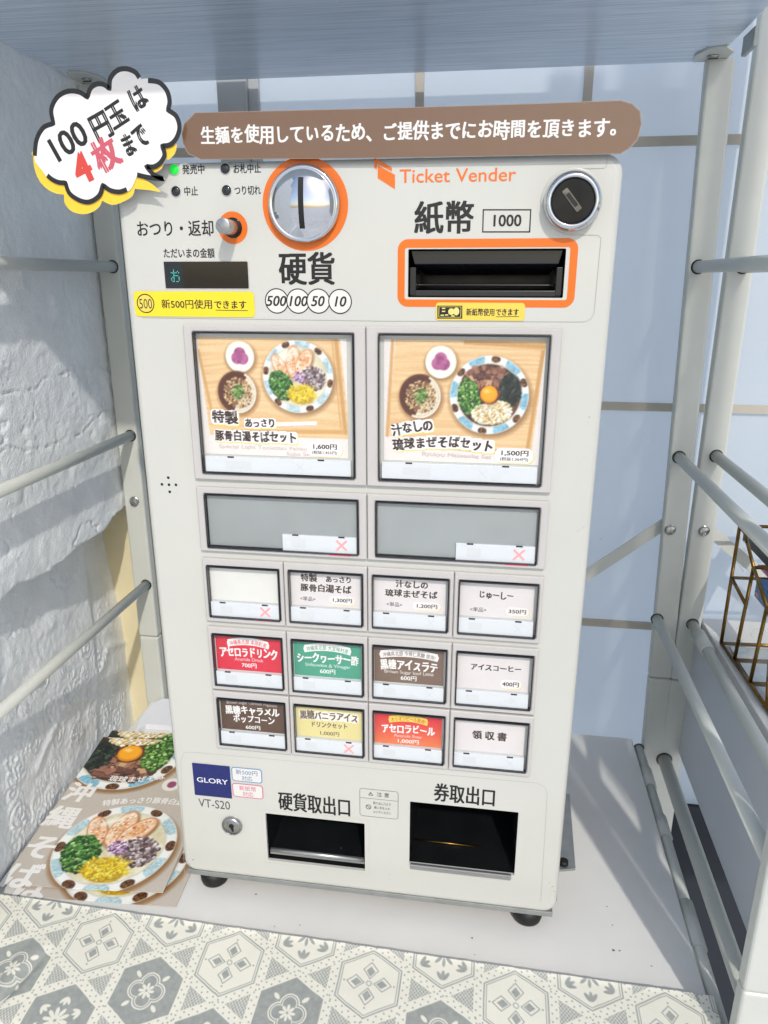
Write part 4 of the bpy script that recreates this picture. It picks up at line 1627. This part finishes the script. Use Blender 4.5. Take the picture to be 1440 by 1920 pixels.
def beer(s, T, W, H):
    n = 24
    for i in range(n):          # printed red to orange ramp
        a, b = i / n, (i + 1) / n
        k = i / (n - 1)
        s.poly([T(0, 1 - a), T(1, 1 - a * .98), T(1, 1 - b), T(0, 1 - b)], tuple(int(p * (1 - k) + q * k) for p, q in zip((214, 40, 54), (232, 124, 74))))
    colour((214, 60, 54), ('オリオンビール使用!', .56), ('アセロラビール', .50, .80, .26), ('Acerola Beer', .285, .42), ('1,000円', .12, .34), pill_rgb=(240, 206, 84), pill_ink=(190, 70, 40))(s, T, W, H)


rows = [(.2107, .2540), (.1612, .2069), (.1155, .1598)]
SP = [
    [(None, (226, 226, 220), True),
     (hand([('特製', .26, .82, .24, .22), ('あっさり', .69, .82, .38, .17), ('豚骨白湯そば', .50, .53, .74, .215)], (.735, .215, .30, .125, '1,300円'), (.235, .20)), PALE, False),
     (hand([('汁なしの', .53, .80, .46, .20), ('琉球まぜそば', .52, .53, .74, .20)], (.74, .20, .31, .125, '1,200円'), (.285, .195)), PALE, False),
     (hand([('じゅーしー', .49, .64, .48, .20)], (.79, .21, .25, .125, '350円'), (.255, .20)), PALE, False)],
    [(colour(RED, ('沖縄県北部 本部町産', .62), ('アセロラドリンク', .53, .90, .27), ('Acerola Drink', .325, .44), ('700円', .155, .24)), RED, False),
     (colour(GRN, ('沖縄県北部 大宜味村産', .68), ('シークヮーサー酢', .53, .93, .26), ('Shikuwasa & Vinegar', .325, .68), ('600円', .155, .24)), GRN, False),
     (colour(BRN, ('沖縄県北部 今帰仁黒糖 使用!', .82), ('黒糖アイスラテ', .50, .84, .27), ('Brown Sugar Iced Latte', .30, .72), ('600円', .14, .24)), BRN, False),
     (hand([('アイスコーヒー', .54, .61, .72, .17)], (.76, .19, .24, .13, '400円')), PALE, False)],
    [(colour(DBR, None, ('黒糖キャラメル', .665, .86, .25), ('Brown Sugar Caramel Popcorn', .905, .80), ('600円', .115, .24), two=('ポップコーン', .52, .37, .66, .24)), DBR, False),
     (colour(YEL, None, ('黒糖バニラアイス', .70, .90, .25), None, ('1,000円', .14, .32), ink=(104, 84, 70), two=('ドリンクセット', .50, .405, .58, .17), halo=[((240, 236, 222), 0, 0, .95)]), YEL, True),
     (beer, (214, 40, 54), False),
     (hand([('領 収 書', .50, .52, .50, .24)]), PALE, False)],
]
for r_, (z0, z1) in enumerate(rows):
    for c_ in range(4):
        x0 = -.105 + .0525 * c_
        draw, bg, led = SP[r_][c_]
        sh = (c_ - 1.5) * -.0002
        menu_button(x0, x0 + .0525, z0, z1, (x0 + .0028, x0 + .0498, z0 + .0032, z1 - .0048),
                    (x0 + .0040 + sh, x0 + .0476 + sh, z0 + .0143, z1 - .0063), (x0 + .0036 + sh, x0 + .0482 + sh, z0 + .0040, z0 + .0137), draw, bg, led=led)

# ------------------------------------------------------------------ brown notice strip along the machine's top
nst = thing('notice_strip', 'laminated brown strip sign with white lettering taped along machine top', 'sign', (.018, FY, .489))
SY = -.0012
oz0, oz1 = .4778, .5006
lp = [fp(x, y, SY) for x, y in ((341, 250), (345, 232), (365, 211), (720, 202.5), (1000, 194), (1165, 188), (1186, 194), (1201, 208), (1203.5, 232), (1196, 262), (1180, 279), (1164, 288.5), (720, 296.5), (376, 299), (352, 288), (343, 270))]
bm = bmesh.new()
plate(bm, lp, SY, SY + .0005)
obj('sign_sheet', bm, mat('laminate_edge', (150, 132, 116), .3, coat=.6, var=.02), nst)
s = Print()
s.poly([(p[0] + (.0004 if p[0] < 0 else -.0004), p[1] + (.0003 if p[1] < .489 else -.0003)) for p in lp], (112, 80, 53))
x0, zc0 = fp(371, 254, SY); x1, zc1 = fp(1170, 240, SY)
h_ = fp(770, 226, SY)[1] - fp(770, 262, SY)[1]
s.text('生麺を使用しているため、ご提供までにお時間を頂きます。', (x0 + x1) / 2 + .0014, (zc0 + zc1) / 2, h_ * .90, (224, 222, 218),
       width=x1 - x0, bold=.03, jit=.9, ang=math.atan2(zc1 - zc0, x1 - x0) + .002)
s.build('sign_face', M_gloss, nst, on_front(SY - .0001))

# ------------------------------------------------------------------ cloud-shaped notice
cloud = thing('cloud_notice', 'laminated speech cloud sign with black outline and yellow shadow at top left', 'sign', (-.14, -.004, .485))
CYY = -.0042
z1_ = lambda a: [fp(x / 2, y / 2, CYY) for x, y in a]


def smooth_loop(pts, n=6, closed=True, cusps=()):
    p = np.asarray(pts, float)
    N = len(p)
    out = []
    rng_ = range(N if closed else N - 1)
    for i in rng_:
        a, b, c, d = p[(i - 1) % N], p[i], p[(i + 1) % N], p[(i + 2) % N]
        if not closed:
            a = p[max(i - 1, 0)]; d = p[min(i + 2, N - 1)]
        if i in cusps:
            a = b - (c - b) * .5 + np.array([-(c - b)[1], (c - b)[0]]) * 0
        if (i + 1) % N in cusps:
            d = c + (c - b) * .5
        for k in range(n):
            t_ = k / n
            out.append(.5 * ((2 * b) + (c - a) * t_ + (2 * a - 5 * b + 4 * c - d) * t_ ** 2 + (3 * b - a - 3 * c + d) * t_ ** 3))
    if not closed:
        out.append(p[-1])
    return [tuple(q) for q in out]


W_ = [(133, 600), (138, 540), (165, 478), (203, 462), (192, 415), (212, 365), (255, 340), (300, 342), (330, 364), (340, 330), (365, 312), (395, 314), (413, 332),
      (415, 293), (440, 262), (475, 254), (510, 267), (531, 297), (575, 296), (615, 315), (636, 360), (636, 412), (668, 435), (680, 478), (668, 524), (640, 548), (612, 551),
      (624, 583), (606, 616), (578, 632), (560, 632), (582, 654), (622, 672), (575, 676), (515, 662), (490, 712), (450, 726), (415, 720), (390, 698),
      (376, 740), (340, 762), (300, 757), (260, 730), (244, 690), (215, 688), (185, 672), (160, 640)]
cus = (3, 8, 12, 17, 21, 26, 30, 32, 34, 38, 43)
wl = smooth_loop(W_, 5, True, cus)
Yp = [(124, 590), (134, 560), (300, 480), (600, 540), (664, 541), (655, 575), (630, 600), (622, 590), (606, 630), (575, 650), (530, 662), (572, 692), (603, 721), (560, 713), (505, 708), (495, 735), (460, 757), (420, 768), (382, 752), (372, 775), (345, 795), (310, 803), (268, 792), (243, 762), (240, 730), (200, 722), (158, 692), (133, 645)]
yl = smooth_loop(Yp, 5, True, (12, 14, 18, 24, 4))
bm = bmesh.new()
plate(bm, z1_(yl), CYY + .0001, CYY + .0005)
plate(bm, z1_(wl), CYY - .0006, CYY + .0000)
M_cl = mat('white_laminate', (232, 230, 224), .3, coat=.7, var=.01)
obj('sign_sheet', bm, M_cl, cloud)
s = Print()
s.poly(z1_(yl), (246, 198, 48))
s.build('shadow_print', M_glossflat, cloud, on_front(CYY + .00006))
s = Print()
s.poly(z1_(wl), (232, 228, 224))
INK = (7, 8, 10)
for seg, cs_ in (([(133, 585), (140, 525), (165, 480), (203, 464), (195, 412), (217, 366), (255, 344), (298, 346), (330, 366), (342, 332), (367, 316), (393, 319), (413, 335), (416, 296), (441, 266), (475, 259), (508, 271), (525, 293)], (3, 8, 12)),
                 ([(557, 303), (598, 310), (627, 340), (638, 380), (632, 414), (663, 437), (675, 478), (664, 518), (640, 543), (610, 548), (619, 582), (603, 611), (578, 626), (550, 624), (578, 655), (616, 672), (560, 666), (516, 656)], (4, 9, 13, 15)),
                 ([(478, 711), (450, 720), (416, 714), (388, 694), (374, 734), (338, 757), (300, 751), (263, 725), (248, 686), (222, 684), (198, 673), (180, 658)], (3, 8))):
    s.line(z1_(smooth_loop(seg, 6, False, cs_)), .0024, INK)


def ctext(body, x, y, w, h, rgb, ang, **kw):
    cx, cz = fp(x / 2, y / 2, CYY)
    a = fp(x / 2 - 10, y / 2, CYY); b = fp(x / 2 + 10, y / 2, CYY)
    k = (b[0] - a[0]) / 40
    s.text(body, cx, cz, h * k, rgb, width=w * k, ang=math.radians(ang), **kw)


ctext('100', 252, 535, 165, 76, INK, 27, latin=True, bold=.03)
ctext('円玉', 410, 453, 145, 82, INK, 26, bold=.045, jit=1)
ctext('は', 520, 372, 62, 72, INK, 27, bold=.045, jit=1)
ctext('4', 312, 632, 62, 92, (206, 62, 52), 22, latin=True, bold=.06)
ctext('枚', 398, 578, 98, 98, (196, 84, 100), 25, bold=.045, jit=.5)
ctext('まで', 507, 530, 108, 74, INK, 26, bold=.045, jit=1)
s.build('sign_face', M_glossflat, cloud, on_front(CYY - .00066))

# ------------------------------------------------------------------ patterned cloth over the table's front edge
nu, nv = 1180, 250
u = np.linspace(-.2845, .2235, nu)
v = np.linspace(0, .108, nv)
U, V = np.meshgrid(u, v)
# profile: lies on the board, rolls over the front edge and hangs
ang = np.radians(3.5 + 16 * sstep(.006, .0, v) + 78 * sstep(.078, .100, v))
py = np.concatenate([[0], np.cumsum(-np.cos((ang[1:] + ang[:-1]) / 2) * np.diff(v))])
pz = np.concatenate([[0], np.cumsum(-np.sin((ang[1:] + ang[:-1]) / 2) * np.diff(v))])
edge = -.0275 - .0148 * (U + .2695)
wob = .0008 * (fbm(U * 45, V * 45, 3, 5) - .5) + .0007 * np.sin(U * 35 + 1.5) * sstep(.01, .06, V)
wob += -.0030 * np.exp(-((U + .196 + .32 * V + .004 * (fbm(V * 60, V * 0, 2, 3) - .5)) / .0035) ** 2) * sstep(.028, .055, V)
wob += .0016 * np.exp(-((U + .203 + .32 * V) / .007) ** 2) * sstep(.02, .05, V)
fray = .0010 * (fbm(U * 200, V * 0, 2, 8) - .5)
PX_ = U + .0016 * (fbm(V * 40, U * 8, 2, 15) - .5)
PY_ = edge + py[:, None] + fray - wob * np.sin(ang)[:, None]
PZ_ = TZ + .0062 + pz[:, None] + wob * np.cos(ang)[:, None]
# pattern: large pointed hexagons and hatched triangles between dotted bands
CR_ = np.array((226, 224, 210.)); GY = np.array((146, 151, 148.))
aa = .00042
ink_stack = np.zeros_like(U)
LC = .0534


def S(d):
    return np.clip(d / aa + .5, 0, 1)


def hexd(dx, dy, R):
    """signed inside distance of a hexagon with corners up and down"""
    a, b = np.abs(dx), np.abs(dy)
    return R - np.maximum(a, a * .5 + b * .8660254)


def put(mask, val):
    global ink_stack
    ink_stack = ink_stack * (1 - mask) + val * mask


tilt = 0.0
UU = (U + .0833) * math.cos(tilt) - (V - .0250) * math.sin(tilt)
VV = -((U + .0833) * math.sin(tilt) + (V - .0250) * math.cos(tilt))
CPX = LC * .8660254
RA = LC / 2 * .8660254                     # apothem up to the middle of the bands
best = np.full_like(U, -1.); dx = np.zeros_like(U); dy = np.zeros_like(U); typ = np.zeros_like(U, int)
for di in (-1, 0, 1):
    i_ = np.floor(UU / CPX + .5).astype(int) + di
    off = (i_ % 2) * LC / 2
    j_ = np.round((VV - off) / LC)
    ex, ey = UU - i_ * CPX, VV - j_ * LC - off
    hd = hexd(ex, ey, RA)
    bt = hd > best
    best = np.where(bt, hd, best); dx = np.where(bt, ex, dx); dy = np.where(bt, ey, dy)
    typ = np.where(bt, (i_ % 2) * 2 + (j_.astype(int) % 2), typ)
# triangles to the left and right of each hexagon: distance to the bands' middle lines
lines = []
for a_ in (0, 60, 120):
    c_, s_ = math.cos(math.radians(a_)), math.sin(math.radians(a_))
    q_ = UU * c_ + VV * s_
    per = CPX
    lines.append(np.abs((q_ / per) % 1 - .5) * per)      # band middles lie half way between hexagon rows
dl = np.minimum.reduce(lines)
intri = S(-best)
hat = np.minimum(np.abs((VV * .8 + UU) / .0022 % 1 - .5), np.abs((VV * .8 - UU) / .0022 % 1 - .5)) * .0022 - .00020
put(intri * S(dl - .0030), .95 * S(hat))
# dots along the bands, two staggered rows
for k_, a_ in enumerate((0, 60, 120)):
    c_, s_ = math.cos(math.radians(a_)), math.sin(math.radians(a_))
    q_ = ((UU * c_ + VV * s_) / CPX % 1 - .5) * CPX
    w_ = -UU * s_ + VV * c_
    for sgn in (-1, 1):
        ww = ((w_ / .0052 + .25 * sgn) % 1 - .5) * .0052
        put(S(.00058 - np.hypot(q_ - sgn * .0013, ww)) * S(.0028 - np.abs(q_)), .9)
inside = best - .0030                       # distance inside the drawn hexagon
d_ = np.hypot(dx, dy); th = np.arctan2(dy, dx)
clear = S(inside + .0006)
put(clear * (typ != 5), 0.)
flower, quat, kites, openh = typ == 1, typ == 3, typ == 0, typ == 2
m = S(inside) * (quat | flower)
put(m, 1.)


def leaf(cx, cy, a_, L, W_):
    ex, ey = dx - cx, dy - cy
    pa = ex * math.cos(a_) + ey * math.sin(a_); pb = -ex * math.sin(a_) + ey * math.cos(a_)
    return (1 - np.hypot(pa / L, pb / W_)) * W_


lob = np.minimum(np.hypot(np.abs(dx) - .0058, dy), np.hypot(dx, np.abs(dy) - .0058))
for off_, wd in ((.0060, .00042), (.0045, .00030)):
    put(m * quat * S(wd - np.abs(lob - off_)) * S(np.maximum(np.abs(dx) + np.abs(dy) - .0062, 0)), 0.)
pet = .0044 * np.abs(np.cos(4 * th)) ** .6 + .0008
put(m * quat * S(np.minimum(pet - d_, d_ - .0008) * .6), .03)
pet2 = .0076 * np.abs(np.cos(5 * th + .3)) ** .55 + .0006
put(m * flower * S(np.minimum(pet2 - d_, d_ - .0009) * .5), .03)
for k_ in range(4):
    a_ = math.pi / 4 + k_ * math.pi / 2
    put(m * quat * S(leaf(.0138 * math.cos(a_) * .95, .0138 * math.sin(a_), a_, .0026, .0013)), 0.)
for k_ in range(6):
    a_ = math.pi / 6 + k_ * math.pi / 3 + math.pi / 3 * 0
    for da in (-.6, 0, .6):
        cx, cy = .0150 * math.cos(a_) + .0030 * math.cos(a_ + math.pi + da), .0150 * math.sin(a_) + .0030 * math.sin(a_ + math.pi + da)
        put(m * flower * S(leaf(cx, cy, a_ + math.pi + da, .0026, .0010)), 0.)
for o_, w_ in ((.0004, .00046), (.0019, .00030)):
    put(S(w_ - np.abs(inside - o_)) * (kites | openh), .92)
for k_ in range(4):
    a_ = math.pi / 2 + k_ * math.pi / 2
    pa = dx * math.cos(a_) + dy * math.sin(a_); pb = np.abs(-dx * math.sin(a_) + dy * math.cos(a_))
    kite = np.minimum((.0150 - pa) * .66 - pb * .75, (pa - .0026) * .66 - pb * .80)
    put(S(.00034 - np.abs(kite - .0004)) * kites, .92)
    kin = np.minimum((.0118 - pa) * .62 - pb * .78, (pa - .0046) * .62 - pb * .78)
    put(S(kin) * kites, .95)
    put(S(.0006 - np.hypot(pa - .0162, pb)) * kites, .95)
for k_ in range(8):
    a_ = k_ * math.pi / 4
    put(S(.0005 - np.hypot(dx - .0016 * math.cos(a_), dy - .0016 * math.sin(a_))) * kites, .9)
for k_ in range(6):
    a_ = math.pi / 6 + k_ * math.pi / 3
    for da in (-.55, 0, .55):
        cx, cy = .0178 * math.cos(a_) + .0040 * math.cos(a_ + math.pi + da), .0178 * math.sin(a_) + .0040 * math.sin(a_ + math.pi + da)
        put(S(leaf(cx, cy, a_ + math.pi + da, .0032, .0012)) * openh, .95)
for k_ in range(8):
    a_ = k_ * math.pi / 4
    put(S(leaf(.0050 * math.cos(a_), .0050 * math.sin(a_), a_, .0030, .0011)) * openh, .92)
weave = (.5 + .5 * np.sin(U * 2 * np.pi / .0012)) * (.5 + .5 * np.sin(V * 2 * np.pi / .0012))
worn = fbm(U * 420, V * 420, 2, 90)
ik = np.clip(ink_stack * (.80 + .32 * worn), 0, 1)[..., None]
C = CR_ * (1 - ik) + GY * ik
C = C * (.965 + .05 * weave[..., None])
me = grid_mesh(np.stack([PX_, PY_, PZ_], -1), linarr(C))
M_cloth = print_mat('woven_cotton_print', .9, bump=.0)
cl = link('table_cloth', me, M_cloth)
sd = cl.modifiers.new('thickness', 'SOLIDIFY'); sd.thickness = .0012; sd.offset = -1
tag(cl, 'cream cloth printed with grey hexagon flowers hanging over the front table edge', 'cloth')

# ------------------------------------------------------------------ flyers
FW, FL = .1245, .1800
cv = Canvas(FW, FL, .00048)
cv.c[:] = (196, 187, 175)
BLp = Vector((-.2762, -.0165)); FA = math.radians(4.6)


def fl(px, py, z=-.0085):
    p = at(px, py, 2, z)
    d = Vector((p.x, p.y)) - BLp
    return d.x * math.cos(FA) + d.y * math.sin(FA), -d.x * math.sin(FA) + d.y * math.cos(FA)


bx, by = fl(216, 1586)
soup_bowl(cv, bx, by, .0475, .25, ang=-.12)
ex, ey = fl(244, 1410)
maze_bowl(cv, ex + .001, ey - .001, .052, .2, ang=math.pi * .97)
cx_, cy_ = fl(322, 1470)
cv.disc(cx_, cy_, .0085, .0085, (238, 232, 222)); cv.disc(cx_, cy_, .0040, .0044, (150, 70, 110))
cv.c = soften(cv.c)
n_ = RNG.normal(0, 2.5, cv.c.shape[:2])[..., None]
FC = linarr(np.clip(cv.c + n_, 0, 255))


def flyer(label, dx, dy, rot_, z, curl, flip=False):
    ny, nx = FC.shape[:2]
    a, b = np.meshgrid(np.linspace(0, FW, nx), np.linspace(0, FL, ny))
    ca, sa = math.cos(FA + rot_), math.sin(FA + rot_)
    root = thing('menu_flyer', label, 'flyer', (BLp.x + dx, BLp.y + dy, z), 'stack of menu flyers')

    def pos(a, b, t):
        zz = z + t + curl * (((a - FW / 2) / FW) ** 2 * .0035 + np.clip((b - .12) / .07, 0, 1) ** 2 * .004)
        return np.stack([BLp.x + dx + a * ca - b * sa, BLp.y + dy + a * sa + b * ca, zz], -1)
    me = grid_mesh(pos(a, b, 0 * a), FC[:, ::-1] if flip else FC)
    o = link('sheet', me, M_flyer, root)
    q = o.modifiers.new('thickness', 'SOLIDIFY'); q.thickness = .0003; q.offset = -1
    if not flip:
        s = Print()
        wht = (238, 236, 232)
        for ch, px, py, hh in (('沖', 150, 1485, .0225), ('縄', 112, 1532, .0235), ('そ', 72, 1587, .0235), ('ば', 32, 1642, .0235)):
            u_, v_ = fl(px, py)
            s.text(ch, max(u_, .0125), v_, hh, wht, bold=.04, jit=.3, ang=-.05)
        u_, v_ = fl(252, 1460); s.text('琉球まぜそば', u_ + .002, v_, .0072, wht, width=.050, bold=.03, ang=.12, arc=-.003)
        u_, v_ = fl(262, 1497); s.text('特製あっさり豚骨白湯そば', u_ + .012, v_ - .001, .0072, wht, width=.084, bold=.03, ang=.02, arc=.006)
        s.build('sheet_lettering', M_flyer, o, lambda u, v, t: pos(u, v, t + .00012))
    return root


flyer('undermost beige menu flyer of the stack beside the machine, edge sticking out in front', .013, -.0055, -.02, TZ + .0006, .3)
flyer('middle menu flyer of the stack, its seaweed picture showing at the back', -.001, .0150, -.012, TZ + .0018, .5)
flyer('topmost beige menu flyer with noodle bowl photo and large white lettering', 0, 0, 0, TZ + .0032, .8)
# white paper card behind the flyers
lp = [at(x, y, 2, TZ + .006) for x, y in ((254, 1372), (262, 1350), (275, 1332), (290, 1318), (306, 1310))]
bm = bmesh.new()
loop = [(p.x, p.y) for p in lp] + [(-.12, lp[-1].y + .002), (-.12, .195), (lp[0].x + .004, .190)]
a = [bm.verts.new((p[0], p[1], TZ + .0062)) for p in loop]
b_ = [bm.verts.new((p[0], p[1], TZ + .0002)) for p in loop]
bm.faces.new(a); bm.faces.new(b_)
for k_ in range(len(loop)):
    bm.faces.new((a[k_], a[(k_ + 1) % len(loop)], b_[(k_ + 1) % len(loop)], b_[k_]))
o = obj('paper_pad', bm, mat('bluish_white_paper', (226, 228, 234), .45, var=.01))
tag(o, 'white round-cornered paper pad lying behind the flyers by the left post', 'paper')

# ------------------------------------------------------------------ brass terrarium on the right rack
ter = thing('glass_terrarium', 'brass framed geometric glass terrarium standing on the right rack board', 'terrarium', (.31, .13, .1215))
bz = .1240
base = [at(x, y, 2, bz) for x, y in ((1352, 1206), (1377, 1237), (1406, 1281), (1438, 1327))]
base.append(base[-1] + (base[-1] - base[0]) * .45)
e0 = (base[-1] - base[0])
pa = at(1387, 986, 0, base[0].x + .010)
v1 = at(1413, 1064, 0, base[1].x + .008)
v0_ = at(1397, 1000, 0, base[0].x + .014)
v2 = at(1438, 1138, 0, base[2].x + .006)
v3 = v2 + (v2 - v1) * .8
far = Vector((.085, .004, 0))
bm = bmesh.new()
segs = [[base[0], base[-1]], [base[0], pa], [base[1], v1], [base[2], v2], [v0_, v1], [v1, v2], [v2, v3], [pa, v0_], [base[3], v3 + Vector((0, .01, -.02))],
        [base[0] + far, base[-1] + far], [base[0] + far, pa + far], [pa, pa + far], [base[0], base[0] + far], [v1, v1 + far], [base[1], base[1] + far], [base[2], base[2] + far], [base[1] + far, v1 + far], [base[2] + far, v2 + far]]
m1 = base[0].lerp(pa, .56); m2 = base[1].lerp(v1, .60)
segs += [[m1, m2], [m1, m1 + far]]
for a, b_ in segs:
    tube(bm, [a, b_], .0015, 8)
obj('brass_frame', bm, M_brass, ter)
for quad in ((base[0], base[1], v1, pa), (base[1], base[2], v2, v1), (base[2], base[3], v3, v2)):
    me = bpy.data.meshes.new('pane')
    me.from_pydata([tuple(q_) for q_ in quad], [], [(0, 1, 2, 3)] if (quad[1] - quad[0]).cross(quad[3] - quad[0]).x < 0 else [(3, 2, 1, 0)])
    link('pane', me, M_pane, ter)
bm = bmesh.new()
box(bm, base[0].x + .006, base[0].x + .078, base[-1].y + .006, base[0].y - .004, .1222, .1236)
obj('base_tray', bm, mat('mirror_tray', (180, 186, 190), .15, metal=.8, var=.1), ter)


def pack(name, label, cat, px0, py0, px1, py1, x, rgb, depth=.03, deco=None):
    a = at(px0, py0, 0, x); c = at(px1, py1, 0, x)
    bm = bmesh.new()
    box(bm, x, x + .012, c.y - depth, a.y, c.z, a.z)
    o = obj(name, bm, mat(name + '_print', rgb, .45, var=.08), bevel=.0006)
    tag(o, label, cat)
    if deco:
        deco(o, x, c.y - depth, a.y, c.z, a.z)
    return o


def script(o, x, y0, y1, z0, z1):
    s = Print()
    r2 = np.random.default_rng(5)
    for k in range(6):
        zz = z1 - .008 - k * .0062
        pts = [(y1 - .002 - .0016 * i, zz + r2.uniform(-.0012, .0012)) for i in range(10)]
        s.line(pts, .0005, (226, 224, 220))
    s.build('printed_script', M_card, o, lambda u, v, t: np.column_stack([x - .0002 - t, u, v]))


def blueart(o, x, y0, y1, z0, z1):
    s = Print()
    for k in range(3):
        zz = z0 + (z1 - z0) * (.25 + .27 * k)
        s.line([(y1, zz), (y0, zz + .002)], .0006, (120, 190, 226))
    s.poly(rrect(y1 - .011, y1 - .004, z0 + .002, z0 + .006, .001), (226, 160, 196))
    s.build('printed_art', M_card, o, lambda u, v, t: np.column_stack([x - .0002 - t, u, v]))


yb = base[1].y
pack('greeting_card', 'black card with white script standing in the terrarium', 'card', 1396, 984, 1438, 1063, .300, (16, 17, 22), .05, script)
pack('snack_packet', 'pink topped packet above the blue one inside the terrarium', 'packet', 1420, 1058, 1440, 1084, .2985, (226, 156, 190), .04)
pack('snack_packet', 'bright blue printed packet standing inside the terrarium', 'packet', 1419, 1085, 1440, 1150, .2965, (40, 122, 186), .04, blueart)
